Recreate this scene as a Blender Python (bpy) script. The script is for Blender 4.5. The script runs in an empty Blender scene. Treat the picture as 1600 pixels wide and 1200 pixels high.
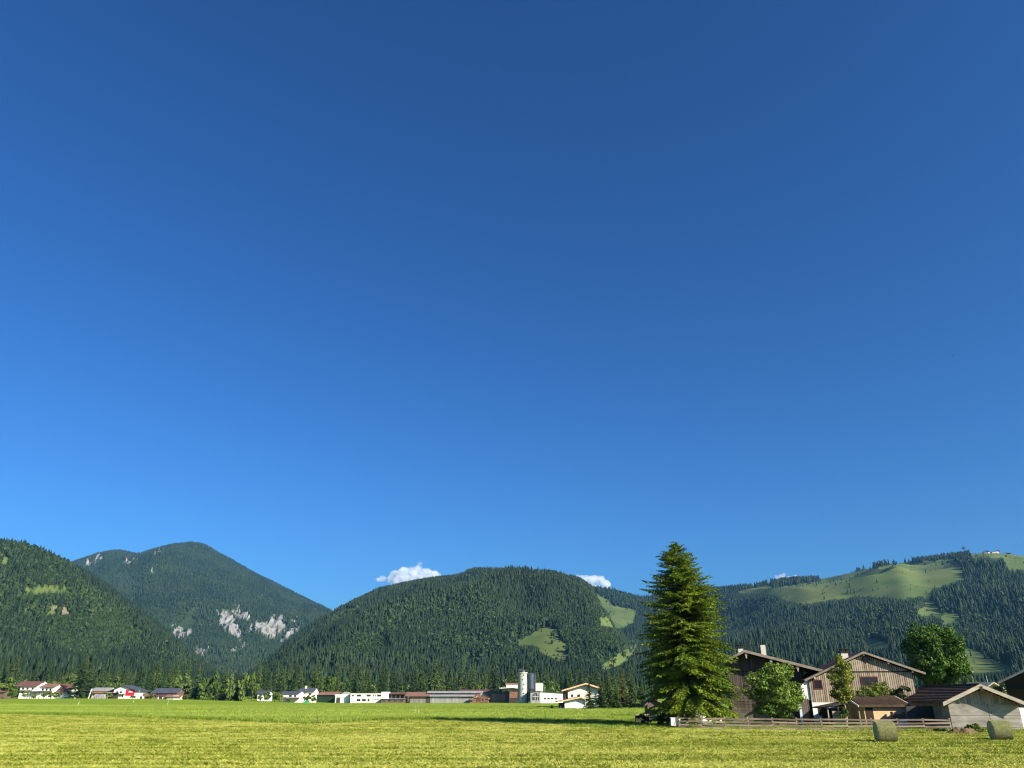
import bpy, bmesh, math, random
import numpy as np
from mathutils import Vector, Matrix
random.seed(7); rng = np.random.default_rng(7)
R = math.radians
SC = bpy.context.scene; COL = SC.collection

# ------------------------------------------------------------------ camera, sky, sun, exposure
FPX = 1180.0; CAMH = 3.3; TH = math.atan(484.0/FPX)
CT, ST = math.cos(TH), math.sin(TH)
cd = bpy.data.cameras.new('camera'); cam = bpy.data.objects.new('camera', cd); COL.objects.link(cam)
cam.location = (0, 0, CAMH); cam.rotation_euler = (R(90)+TH, 0, 0)
cd.sensor_width = 36; cd.lens = 36*FPX/1600; cd.clip_start = 0.5; cd.clip_end = 40000
SC.camera = cam

SUN_EL = R(27.0); SUN_DIR = Vector((0.78*math.cos(SUN_EL), -0.626*math.cos(SUN_EL), math.sin(SUN_EL))).normalized()
SUN_AZ = math.atan2(SUN_DIR.x, SUN_DIR.y)
w = bpy.data.worlds.new('World'); SC.world = w; w.use_nodes = True
nt = w.node_tree; nt.nodes.clear()
sk = nt.nodes.new('ShaderNodeTexSky'); sk.sky_type = 'NISHITA'; sk.sun_disc = False
sk.sun_elevation = SUN_EL; sk.sun_rotation = SUN_AZ
sk.altitude = 800; sk.air_density = 1.0; sk.dust_density = 3.0; sk.ozone_density = 2.0
hs = nt.nodes.new('ShaderNodeHueSaturation'); hs.inputs['Saturation'].default_value = 1.18; hs.inputs['Value'].default_value = 1.0
gm = nt.nodes.new('ShaderNodeGamma'); gm.inputs['Gamma'].default_value = 1.2
bg = nt.nodes.new('ShaderNodeBackground'); bg.inputs['Strength'].default_value = 0.067
ow = nt.nodes.new('ShaderNodeOutputWorld')
tn = nt.nodes.new('ShaderNodeMix'); tn.data_type = 'RGBA'; tn.blend_type = 'MULTIPLY'; tn.inputs[0].default_value = 1.0
tn.inputs[7].default_value = (0.245, 0.505, 0.75, 1)
nt.links.new(sk.outputs[0], hs.inputs['Color']); nt.links.new(hs.outputs[0], gm.inputs['Color']); nt.links.new(gm.outputs[0], tn.inputs[6])
nt.links.new(tn.outputs[2], bg.inputs['Color']); nt.links.new(bg.outputs[0], ow.inputs['Surface'])
sl = bpy.data.lights.new('sun', 'SUN'); sl.energy = 4.6; sl.angle = R(0.53); sl.color = (1.0, 0.91, 0.74)
so = bpy.data.objects.new('sun', sl); COL.objects.link(so)
so.rotation_euler = (-SUN_DIR).to_track_quat('-Z', 'Y').to_euler(); so.location = (60, -60, 60)
vs = SC.view_settings; SC.display_settings.display_device = 'sRGB'
vs.view_transform = 'Standard'; vs.look = 'None'; vs.exposure = 1.15; vs.gamma = 1.0; vs.use_curve_mapping = False
SC.cycles.use_denoising = True; SC.cycles.denoiser = 'OPENIMAGEDENOISE'; SC.cycles.denoising_prefilter = 'ACCURATE'; SC.cycles.filter_width = 1.15
SC.cycles.max_bounces = 6; SC.cycles.diffuse_bounces = 2; SC.cycles.glossy_bounces = 2
SC.cycles.transmission_bounces = 4; SC.cycles.transparent_max_bounces = 6; SC.cycles.volume_bounces = 5

# ------------------------------------------------------------------ photo geometry -> world
def dirp(px, py):
    u = (px-800)/FPX; v = (py-600)/FPX
    return u, CT+v*ST, ST-v*CT
def fx(px, py, d): a = dirp(px, py); return d*a[0]/a[1]
def fz(py, d): a = dirp(800, py); return CAMH + d*a[2]/a[1]
def gp(px, py): a = dirp(px, py); t = -CAMH/a[2]; return a[0]*t, a[1]*t
def proj(x, y, z):
    z = z-CAMH; f = y*CT+z*ST; up = -y*ST+z*CT
    f = np.maximum(f, 1e-3)
    return 800+FPX*x/f, 600-FPX*up/f
def sstep(a, b, x):
    t = np.clip((x-a)/(b-a), 0, 1); return t*t*(3-2*t)
def ground_z(x, y):
    x = np.asarray(x, float); y = np.asarray(y, float)
    far = sstep(130, 430, y)
    side = 1.2 - 2.1*sstep(-190, -85, x)
    und = 0.05*np.sin(x*0.13+1.0)*np.sin(y*0.09) * sstep(20, 45, y)
    return far*side + und
def gz(x, y): return float(ground_z(x, y))

# ------------------------------------------------------------------ noise
def _hash(ix, iy, seed):
    n = (ix.astype(np.int64)*374761393 + iy.astype(np.int64)*668265263 + seed*982451653) & 0x7fffffff
    n = (n ^ (n >> 13))*1274126177 & 0x7fffffff
    n = (n ^ (n >> 16)) & 0xffff
    return n/65535.0
def vnoise(x, y, seed=0):
    x = np.asarray(x, float); y = np.asarray(y, float)
    ix = np.floor(x); iy = np.floor(y); fx_ = x-ix; fy_ = y-iy
    u = fx_*fx_*(3-2*fx_); v = fy_*fy_*(3-2*fy_)
    a = _hash(ix, iy, seed); b = _hash(ix+1, iy, seed); c = _hash(ix, iy+1, seed); d = _hash(ix+1, iy+1, seed)
    return (a*(1-u)+b*u)*(1-v)+(c*(1-u)+d*u)*v
def fbm(x, y, seed=0, o=4):
    s = 0; a = 1; n = 0
    for i in range(o):
        s = s+a*(vnoise(x*2**i+17.3*i, y*2**i-9.1*i, seed+i)-0.5); n += a; a *= 0.5
    return s/n*2
def in_poly(px, py, poly):
    px = np.asarray(px); py = np.asarray(py); inside = np.zeros(px.shape, bool)
    n = len(poly); j = n-1
    for i in range(n):
        xi, yi = poly[i]; xj, yj = poly[j]
        c = ((yi > py) != (yj > py))
        with np.errstate(divide='ignore', invalid='ignore'):
            c = c & (px < (xj-xi)*(py-yi)/(yj-yi+1e-12)+xi)
        inside ^= c; j = i
    return inside

# ------------------------------------------------------------------ materials
MATS = {}
def mat(name, col, col2=None, var=0.22, scale=1.5, stretch=(1, 1, 1), rough=0.85, bump=0.0, bscale=20.0, spec=0.25,
        trans=0.0, isl=0.0, objr=0.0, metal=0.0, detail=5.0, tint=None, lo=0.3, hi=0.7):
    if name in MATS: return MATS[name]
    m = bpy.data.materials.new(name); m.use_nodes = True; t = m.node_tree; N = t.nodes; L = t.links
    N.clear(); out = N.new('ShaderNodeOutputMaterial'); p = N.new('ShaderNodeBsdfPrincipled')
    p.inputs['Roughness'].default_value = rough; p.inputs['Specular IOR Level'].default_value = spec; p.inputs['Metallic'].default_value = metal
    if col2 is None:
        a = [c*(1-var) for c in col]; b = [min(1, c*(1+var)) for c in col]
    else: a, b = col, col2
    tc = N.new('ShaderNodeTexCoord'); mp = N.new('ShaderNodeMapping'); mp.inputs['Scale'].default_value = stretch
    L.new(tc.outputs['Object'], mp.inputs['Vector'])
    nz = N.new('ShaderNodeTexNoise'); nz.inputs['Scale'].default_value = scale; nz.inputs['Detail'].default_value = detail; nz.inputs['Roughness'].default_value = 0.6
    L.new(mp.outputs[0], nz.inputs['Vector'])
    mr = N.new('ShaderNodeMapRange'); mr.inputs['From Min'].default_value = lo; mr.inputs['From Max'].default_value = hi
    L.new(nz.outputs['Fac'], mr.inputs['Value'])
    fac = mr.outputs[0]
    def add(src, amt):
        nonlocal fac
        ma = N.new('ShaderNodeMath'); ma.operation = 'MULTIPLY_ADD'; ma.inputs[1].default_value = amt; ma.use_clamp = False
        sb = N.new('ShaderNodeMath'); sb.operation = 'SUBTRACT'; sb.inputs[1].default_value = 0.5
        L.new(src, sb.inputs[0]); L.new(sb.outputs[0], ma.inputs[0]); L.new(fac, ma.inputs[2])
        cl = N.new('ShaderNodeClamp'); L.new(ma.outputs[0], cl.inputs[0]); fac = cl.outputs[0]
    if isl: g = N.new('ShaderNodeNewGeometry'); add(g.outputs['Random Per Island'], isl)
    if objr: g = N.new('ShaderNodeObjectInfo'); add(g.outputs['Random'], objr)
    if tint:
        g = N.new('ShaderNodeAttribute'); g.attribute_type = 'INSTANCER'; g.attribute_name = 'tint'; add(g.outputs['Fac'], tint)
    mx = N.new('ShaderNodeMix'); mx.data_type = 'RGBA'
    mx.inputs[6].default_value = (*a, 1); mx.inputs[7].default_value = (*b, 1); L.new(fac, mx.inputs[0])
    L.new(mx.outputs[2], p.inputs['Base Color'])
    if bump:
        n2 = N.new('ShaderNodeTexNoise'); n2.inputs['Scale'].default_value = bscale; n2.inputs['Detail'].default_value = 4
        L.new(mp.outputs[0], n2.inputs['Vector']); bp = N.new('ShaderNodeBump'); bp.inputs['Strength'].default_value = bump; bp.inputs['Distance'].default_value = 0.05
        L.new(n2.outputs['Fac'], bp.inputs['Height']); L.new(bp.outputs[0], p.inputs['Normal'])
    if trans:
        tr = N.new('ShaderNodeBsdfTranslucent'); L.new(mx.outputs[2], tr.inputs['Color'])
        ms = N.new('ShaderNodeMixShader'); ms.inputs[0].default_value = trans
        L.new(p.outputs[0], ms.inputs[1]); L.new(tr.outputs[0], ms.inputs[2]); L.new(ms.outputs[0], out.inputs['Surface'])
    else: L.new(p.outputs[0], out.inputs['Surface'])
    MATS[name] = m; return m

M_white = mat('white_render', (0.80, 0.78, 0.72), var=0.06, scale=0.6, bump=0.1)
M_cream = mat('cream_render', (0.78, 0.70, 0.54), var=0.08, scale=0.6)
M_offw = mat('office_render', (0.72, 0.68, 0.58), var=0.06, scale=0.3)
M_beige = mat('beige_render', (0.55, 0.45, 0.32), var=0.15, scale=0.8)
M_tan = mat('tan_plaster', (0.62, 0.40, 0.22), var=0.14, scale=1.2)
M_batten = mat('brown_board', (0.23, 0.175, 0.125), (0.45, 0.365, 0.265), scale=1.2, stretch=(3, 3, 0.35), objr=0.8, rough=0.8)
M_dboard = mat('dark_board', (0.045, 0.033, 0.027), (0.13, 0.10, 0.085), scale=1.2, stretch=(3, 3, 0.35), objr=0.7, rough=0.8)
M_dwall = mat('dark_wall', (0.035, 0.027, 0.022), (0.06, 0.045, 0.037), scale=1.5, stretch=(3, 3, .4))
M_darkband = mat('dark_beam', (0.03, 0.02, 0.015), var=0.2)
M_grey_wood = mat('weathered_wood', (0.20, 0.17, 0.14), (0.42, 0.37, 0.31), scale=1.5, stretch=(2, 2, 0.4), objr=0.6)
M_barge = mat('barge_board', (0.30, 0.25, 0.19), (0.52, 0.45, 0.36), scale=2, stretch=(0.6, 1, 2), objr=0.3)
M_bargeA = mat('barge_board_brown', (0.17, 0.135, 0.10), (0.30, 0.245, 0.19), scale=2, stretch=(0.6, 1, 2), objr=0.3)
M_fence = mat('fence_wood', (0.15, 0.11, 0.078), (0.35, 0.265, 0.19), scale=1.2, stretch=(0.5, 2, 3), objr=0.9)
M_concrete = mat('weathered_concrete', (0.17, 0.15, 0.125), (0.42, 0.38, 0.325), scale=0.9, stretch=(0.6, 1, 2.2), bump=0.4, bscale=9, detail=8)
M_silo = mat('silo_concrete', (0.32, 0.315, 0.285), (0.50, 0.49, 0.45), scale=0.15, stretch=(2, 2, .4))
M_roofbrown = mat('brown_tile', (0.060, 0.040, 0.028), (0.15, 0.105, 0.075), scale=2.2, objr=0.5, rough=0.95, spec=0.05)
M_roofdark = mat('dark_tile', (0.035, 0.030, 0.027), (0.07, 0.06, 0.055), scale=1.0, rough=0.75)
M_roofmaroon = mat('maroon_tile', (0.10, 0.046, 0.038), (0.185, 0.082, 0.065), scale=0.8, rough=0.8)
M_roofred = mat('red_tile', (0.17, 0.078, 0.055), (0.28, 0.14, 0.10), scale=0.8, rough=0.8)
M_roofgrey = mat('grey_sheet', (0.22, 0.21, 0.21), (0.36, 0.35, 0.35), scale=0.5, rough=0.6)
M_slate = mat('slate_blue', (0.045, 0.05, 0.065), (0.09, 0.095, 0.12), scale=0.7, rough=0.6)
M_shedwood = mat('shed_wood', (0.09, 0.06, 0.045), (0.19, 0.13, 0.10), scale=0.4, stretch=(3, 3, .3))
M_sheddark = mat('shed_dark', (0.03, 0.028, 0.028), (0.07, 0.062, 0.06), scale=0.4)
M_greenwall = mat('dark_green_sheet', (0.010, 0.030, 0.016), var=0.2, scale=.5)
M_greysheet = mat('grey_weathered', (0.20, 0.19, 0.18), (0.36, 0.34, 0.32), scale=0.4, stretch=(2.5, 2, .3))
M_steel = mat('dull_steel', (0.06, 0.075, 0.10), var=0.3, rough=0.5, metal=0.3)
M_glass = mat('window_glass', (0.02, 0.022, 0.028), var=0.2, rough=0.08, spec=0.6)
M_frame_red = mat('red_brown_frame', (0.10, 0.022, 0.018), var=0.15)
M_frame_w = mat('white_frame', (0.7, 0.7, 0.68), var=0.05)
M_frame_d = mat('dark_frame', (0.05, 0.04, 0.035), var=0.1)
M_red = mat('red_banner', (0.55, 0.012, 0.035), var=0.06)
M_chim = mat('chimney_render', (0.60, 0.54, 0.44), var=0.12)
M_blue = mat('pale_blue_sheet', (0.42, 0.50, 0.62), var=0.1)
M_bark = mat('bark', (0.035, 0.025, 0.018), (0.09, 0.068, 0.05), scale=3, stretch=(2, 2, .5), bump=0.5)
M_bark_l = mat('pale_bark', (0.25, 0.24, 0.20), (0.45, 0.43, 0.38), scale=3, stretch=(1, 1, 2))
M_stone = mat('stone_base', (0.07, 0.06, 0.05), (0.17, 0.145, 0.12), scale=2.5)
M_logs = mat('log_bark', (0.12, 0.055, 0.035), (0.34, 0.18, 0.12), scale=1.2, objr=0.9)
M_earth = mat('dung_heap', (0.05, 0.034, 0.017), (0.20, 0.13, 0.062), scale=3, bump=0.6)
M_bale = mat('hay_bale', (0.03, 0.036, 0.010), (0.30, 0.29, 0.11), scale=9, stretch=(4, 1, 1), rough=0.8, bump=0.8, bscale=14)
M_net = mat('bale_rim', (0.30, 0.30, 0.17), var=0.3, scale=9)
M_spruce = mat('spruce_needles', (0.037, 0.080, 0.005), (0.225, 0.295, 0.016), scale=0.35, isl=0.8, trans=0.35, rough=0.6)
M_maple = mat('maple_leaf', (0.018, 0.055, 0.006), (0.105, 0.19, 0.022), scale=0.5, isl=0.9, trans=0.25, rough=0.5)
M_apple = mat('apple_leaf', (0.055, 0.115, 0.008), (0.25, 0.33, 0.055), scale=0.6, isl=0.9, trans=0.3, rough=0.5)
M_birch = mat('birch_leaf', (0.09, 0.13, 0.010), (0.28, 0.29, 0.04), scale=0.7, isl=0.9, trans=0.3, rough=0.5)
M_shrub = mat('shrub_leaf', (0.06, 0.11, 0.012), (0.23, 0.27, 0.04), scale=0.8, isl=0.9, trans=0.3)
M_dshrub = mat('dark_shrub_leaf', (0.012, 0.03, 0.008), (0.04, 0.07, 0.015), scale=0.8, isl=0.9, trans=0.2)
M_mconif = mat('mid_conifer', (0.020, 0.045, 0.010), (0.085, 0.125, 0.026), scale=0.2, isl=0.5, objr=1.0, trans=0.2)
M_mleaf = mat('mid_leaf', (0.055, 0.10, 0.016), (0.20, 0.26, 0.06), scale=0.2, isl=0.6, objr=0.9, trans=0.25)
M_copper = mat('copper_leaf', (0.035, 0.012, 0.012), (0.09, 0.03, 0.025), scale=0.3, isl=0.7, trans=0.2)
M_larch = mat('larch_needles', (0.055, 0.065, 0.012), (0.15, 0.14, 0.03), scale=0.3, isl=0.8, trans=0.25)
M_fconif = mat('forest_conifer', (0.009, 0.024, 0.011), (0.038, 0.064, 0.024), scale=0.004, tint=1.3, isl=0.25, trans=0.15)
M_fleaf = mat('forest_leaf', (0.022, 0.048, 0.015), (0.062, 0.098, 0.029), scale=0.004, tint=1.2, isl=0.35, trans=0.15)

# ------------------------------------------------------------------ mesh helpers
class MB:
    def __init__(s): s.v = []; s.f = []
    def box(s, x0, x1, y0, y1, z0, z1):
        b = len(s.v)
        s.v += [(x0,y0,z0),(x1,y0,z0),(x1,y1,z0),(x0,y1,z0),(x0,y0,z1),(x1,y0,z1),(x1,y1,z1),(x0,y1,z1)]
        s.f += [tuple(b+i for i in q) for q in ((0,3,2,1),(4,5,6,7),(0,1,5,4),(1,2,6,5),(2,3,7,6),(3,0,4,7))]; return s
    def prism(s, poly, y0, y1):               # polygon of (x, z), extruded along y
        b = len(s.v); n = len(poly)
        s.v += [(x, y0, z) for x, z in poly]+[(x, y1, z) for x, z in poly]
        s.f.append(tuple(b+i for i in range(n))); s.f.append(tuple(b+n+i for i in reversed(range(n))))
        for i in range(n): j = (i+1) % n; s.f.append((b+j, b+i, b+n+i, b+n+j))
        return s
    def prismx(s, poly, x0, x1):              # polygon of (y, z), extruded along x
        b = len(s.v); n = len(poly)
        s.v += [(x0, y, z) for y, z in poly]+[(x1, y, z) for y, z in poly]
        s.f.append(tuple(b+i for i in reversed(range(n)))); s.f.append(tuple(b+n+i for i in range(n)))
        for i in range(n): j = (i+1) % n; s.f.append((b+i, b+j, b+n+j, b+n+i))
        return s
    def tube(s, p0, p1, r0, r1, n=8):
        p0 = Vector(p0); p1 = Vector(p1); d = (p1-p0); d.normalize()
        a = d.orthogonal().normalized(); c = d.cross(a); b = len(s.v)
        for p, r in ((p0, r0), (p1, r1)):
            for i in range(n):
                q = p+(a*math.cos(2*math.pi*i/n)+c*math.sin(2*math.pi*i/n))*r; s.v.append(tuple(q))
        for i in range(n): j = (i+1) % n; s.f.append((b+i, b+j, b+n+j, b+n+i))
        s.f.append(tuple(b+i for i in reversed(range(n)))); s.f.append(tuple(b+n+i for i in range(n))); return s
    def path(s, pts, rads, n=7):
        for i in range(len(pts)-1): s.tube(pts[i], pts[i+1], rads[i], rads[i+1], n)
        return s
    def mesh(s, name):
        me = bpy.data.meshes.new(name); me.from_pydata(s.v, [], s.f); me.update(); return me
    def build(s, name, m, parent=None, smooth=False):
        me = s.mesh(name); me.materials.append(m)
        if smooth: me.polygons.foreach_set('use_smooth', [True]*len(me.polygons))
        return link(name, me, parent)
def link(name, me, parent=None):
    o = bpy.data.objects.new(name, me); COL.objects.link(o)
    if parent: o.parent = parent
    return o
def tag(o, label=None, cat=None, group=None, kind=None):
    if label: o['label'] = label
    if cat: o['category'] = cat
    if group: o['group'] = group
    if kind: o['kind'] = kind
    return o
def empty(name, loc, rz=0, scale=None):
    o = bpy.data.objects.new(name, None); COL.objects.link(o); o.location = loc; o.rotation_euler = (0, 0, rz)
    o.empty_display_size = 0.3
    if scale: o.scale = scale
    return o
def np_mesh(name, V, F, m, smooth=False):
    me = bpy.data.meshes.new(name); V = np.asarray(V, np.float32); F = np.asarray(F, np.int32); k = F.shape[1]
    me.vertices.add(len(V)); me.vertices.foreach_set('co', V.ravel())
    me.loops.add(F.size); me.loops.foreach_set('vertex_index', F.ravel())
    me.polygons.add(len(F)); me.polygons.foreach_set('loop_start', np.arange(0, F.size, k, dtype=np.int32))
    me.polygons.foreach_set('loop_total', np.full(len(F), k, np.int32))
    if smooth: me.polygons.foreach_set('use_smooth', np.ones(len(F), bool))
    me.update(calc_edges=True); me.materials.append(m); return me

# ------------------------------------------------------------------ ground sheet
def build_ground():
    ys = np.concatenate([np.linspace(-600, 20, 8), np.linspace(24, 200, 120), np.linspace(205, 520, 60), np.geomspace(540, 8000, 30)])
    xs = np.concatenate([-np.geomspace(300, 5000, 14)[::-1], np.linspace(-280, 280, 160), np.geomspace(300, 5000, 14)])
    X, Y = np.meshgrid(xs, ys); Z = ground_z(X, Y)
    Z = np.where(Y > 700, np.minimum(Z, 0)-0.0, Z)
    V = np.stack([X, Y, Z], -1).reshape(-1, 3); nx = len(xs); ny = len(ys)
    I = np.arange(nx*ny).reshape(ny, nx)
    F = np.stack([I[:-1, :-1], I[:-1, 1:], I[1:, 1:], I[1:, :-1]], -1).reshape(-1, 4)
    m = bpy.data.materials.new('meadow'); m.use_nodes = True; t = m.node_tree; N = t.nodes; L = t.links
    p = N['Principled BSDF']; p.inputs['Roughness'].default_value = 0.9; p.inputs['Specular IOR Level'].default_value = 0.0
    at = N.new('ShaderNodeAttribute'); at.attribute_name = 'mown'
    tc = N.new('ShaderNodeTexCoord')
    def nz(scale, st, det=5):
        mp = N.new('ShaderNodeMapping'); mp.inputs['Scale'].default_value = st; L.new(tc.outputs['Object'], mp.inputs['Vector'])
        n = N.new('ShaderNodeTexNoise'); n.inputs['Scale'].default_value = scale; n.inputs['Detail'].default_value = det; n.inputs['Roughness'].default_value = .65
        L.new(mp.outputs[0], n.inputs['Vector']); r = N.new('ShaderNodeMapRange'); r.inputs['From Min'].default_value = .32; r.inputs['From Max'].default_value = .68
        L.new(n.outputs['Fac'], r.inputs['Value']); return r.outputs[0]
    def mix(f, a, b):
        x = N.new('ShaderNodeMix'); x.data_type = 'RGBA'
        for i, q in ((6, a), (7, b)):
            if isinstance(q, tuple): x.inputs[i].default_value = (*q, 1)
            else: L.new(q, x.inputs[i])
        if isinstance(f, float): x.inputs[0].default_value = f
        else: L.new(f, x.inputs[0])
        return x.outputs[2]
    swath = nz(1.0, (0.035, 0.55, 1)); fine = nz(3.0, (1, 1, 1)); pat = nz(0.05, (1, 1, 1))
    mown = mix(swath, (0.28, 0.29, 0.035), (0.40, 0.39, 0.075)); mown = mix(fine, mix(0.5, mown, (0.13, 0.15, 0.012)), mown)
    gst = nz(1.0, (0.006, 0.055, 1)); green = mix(gst, (0.17, 0.25, 0.025), (0.27, 0.34, 0.045)); green = mix(nz(1.3, (1, 1, 1)), mix(.35, green, (0.07, 0.12, 0.012)), green)
    L.new(mix(at.outputs['Fac'], green, mown), p.inputs['Base Color'])
    me = np_mesh('ground', V, F, m, True)
    a = me.attributes.new('mown', 'FLOAT', 'POINT'); a.data.foreach_set('value', is_mown(V[:, 0], V[:, 1]).astype(np.float32))
    tag(link('meadow_ground', me), 'flat valley meadow with mown hay strip and green grass beyond', None, kind='structure')
MOWN = [gp(*p) for p in ((-200, 1110), (0, 1116), (150, 1119), (300, 1124), (400, 1128.5), (475, 1131), (520, 1130), (575, 1127), (640, 1125.5), (700, 1125), (850, 1128), (1000, 1133), (1100, 1137))]
MOWN = [(-260, MOWN[0][1]+10)]+MOWN+[(40, 95), (300, 95)]
_mx = np.array([p[0] for p in MOWN]); _my = np.array([p[1] for p in MOWN]); _o = np.argsort(_mx); _mx = _mx[_o]; _my = _my[_o]
def mown_edge(x): return np.interp(x, _mx, _my)
def is_mown(x, y): return 1-sstep(-0.8, 0.8, y-mown_edge(x)-0.9*(vnoise(np.asarray(x)*.4, np.asarray(y)*.4, 5)-.5))
build_ground()

# ------------------------------------------------------------------ scattering on points (uncountable masses)
def scatter(name, P, S, RZ, IDX, TINT, protos, label, kind='stuff'):
    col = bpy.data.collections.new(name+'_forms')
    for i, me in enumerate(protos):
        col.objects.link(bpy.data.objects.new('%s_form_%02d' % (name, i), me))
    me = bpy.data.meshes.new(name); me.vertices.add(len(P)); me.vertices.foreach_set('co', np.asarray(P, np.float32).ravel())
    for nm, ty, dat, key in (('scl', 'FLOAT_VECTOR', S, 'vector'), ('rz', 'FLOAT', RZ, 'value'), ('idx', 'INT', IDX, 'value'), ('tint', 'FLOAT', TINT, 'value')):
        a = me.attributes.new(nm, ty, 'POINT'); a.data.foreach_set(key, np.asarray(dat, np.int32 if ty == 'INT' else np.float32).ravel())
    o = link(name, me); tag(o, label, None, kind=kind)
    g = bpy.data.node_groups.new(name, 'GeometryNodeTree')
    g.interface.new_socket('Geometry', in_out='INPUT', socket_type='NodeSocketGeometry'); g.interface.new_socket('Geometry', in_out='OUTPUT', socket_type='NodeSocketGeometry')
    N = g.nodes; L = g.links; gi = N.new('NodeGroupInput'); go = N.new('NodeGroupOutput')
    def att(n, ty): a = N.new('GeometryNodeInputNamedAttribute'); a.data_type = ty; a.inputs['Name'].default_value = n; return a.outputs[0]
    ci = N.new('GeometryNodeCollectionInfo'); ci.inputs['Collection'].default_value = col; ci.inputs['Separate Children'].default_value = True; ci.inputs['Reset Children'].default_value = True
    ip = N.new('GeometryNodeInstanceOnPoints'); ip.inputs['Pick Instance'].default_value = True
    L.new(gi.outputs[0], ip.inputs['Points']); L.new(ci.outputs[0], ip.inputs['Instance']); L.new(att('idx', 'INT'), ip.inputs['Instance Index'])
    cx = N.new('ShaderNodeCombineXYZ'); L.new(att('rz', 'FLOAT'), cx.inputs['Z']); L.new(cx.outputs[0], ip.inputs['Rotation'])
    L.new(att('scl', 'FLOAT_VECTOR'), ip.inputs['Scale']); L.new(ip.outputs[0], go.inputs[0])
    md = o.modifiers.new('scatter', 'NODES'); md.node_group = g
    return o

# ------------------------------------------------------------------ tree shapes
def far_conifer(seed, tiers=5, seg=7, m=None):
    r = random.Random(seed); V = []; F = []
    for k in range(tiers):
        t0 = k/tiers; zt = min(1.0, (k+1.75)/tiers*0.97+0.03) if k < tiers-1 else 1.0
        zb = 0.04+0.93*t0; rad = 0.5*(1-t0)**0.85*(0.85+0.3*r.random())+0.03; b = len(V); V.append((0, 0, zt)); off = r.random()*6
        ring = []
        for i in range(seg*2):
            a = off+math.pi*i/seg; rr = rad*((1.0 if i % 2 == 0 else 0.62)*(0.8+0.4*r.random())); z = zb+(0.0 if i % 2 == 0 else 0.04)+0.03*r.random()
            V.append((rr*math.cos(a), rr*math.sin(a), z)); ring.append(b+1+i)
        for i in range(len(ring)): F.append((b, ring[i], ring[(i+1) % len(ring)]))
    return np_mesh('forest_conifer', V, F, m)
def leafcards(C, Nn, size, seed, aspect=0.7, jit=0.9):
    # C centres (n,3), Nn preferred normals (n,3) -> quads
    r = np.random.default_rng(seed); n = len(C)
    nn = Nn+jit*r.normal(size=(n, 3)); nn /= np.linalg.norm(nn, axis=1)[:, None]+1e-9
    ref = r.normal(size=(n, 3)); a = np.cross(nn, ref); a /= np.linalg.norm(a, axis=1)[:, None]+1e-9; b = np.cross(nn, a)
    s = (np.asarray(size)*r.uniform(.6, 1.35, n))[:, None]
    p0 = C-a*s*.5; p1 = C+b*s*.5*aspect; p2 = C+a*s*.5; p3 = C-b*s*.5*aspect
    V = np.stack([p0, p1, p2, p3], 1).reshape(-1, 3); F = np.arange(4*n).reshape(-1, 4); return V, F
def crown_points(n, clumps, seed, shape=None):
    # unit crown: width 1 (x,y in -.5...5), z 0..1; clumps of leaf centres on lumpy shells
    r = np.random.default_rng(seed); cs = []
    while len(cs) < clumps:
        p = r.uniform(-1, 1, 3); q = np.linalg.norm(p)
        if 0.35 < q < 0.92:
            if shape is None or shape(p): cs.append(np.append(p, r.uniform(.20, .36)))
    cs = np.array(cs); per = n//clumps; C = []; Nn = []
    for c in cs:
        d = r.normal(size=(per, 3)); d /= np.linalg.norm(d, axis=1)[:, None]; rad = c[3]*r.uniform(.45, 1.05, per)**.6
        d[:, 2] = np.where(d[:, 2] < -.2, d[:, 2]*.5, d[:, 2])
        C.append(c[:3]+d*rad[:, None]); Nn.append(d+np.array([0, 0, .5]))
    C = np.concatenate(C); Nn = np.concatenate(Nn); C = C*np.array([.46, .46, .46])+np.array([0, 0, .5])
    return C, Nn, cs
def far_leaf(seed, m):
    C, Nn, _ = crown_points(54, 9, seed); V, F = leafcards(C, Nn, .34, seed, .9, .5)
    me = bmesh.new(); bmesh.ops.create_icosphere(me, subdivisions=1, radius=.36); r = random.Random(seed)
    v2 = [(v.co.x*(.8+.4*r.random()), v.co.y*(.8+.4*r.random()), v.co.z*(.9+.3*r.random())+.5) for v in me.verts]
    me.faces.ensure_lookup_table(); f2 = [[v.index for v in f.verts] for f in me.faces]; me.free()
    T = np.concatenate([F[:, [0, 1, 2]], F[:, [0, 2, 3]]]); n = len(V)
    return np_mesh('forest_leaf', np.concatenate([V, np.array(v2)]), np.concatenate([T, np.array(f2)+n]), m)
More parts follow.
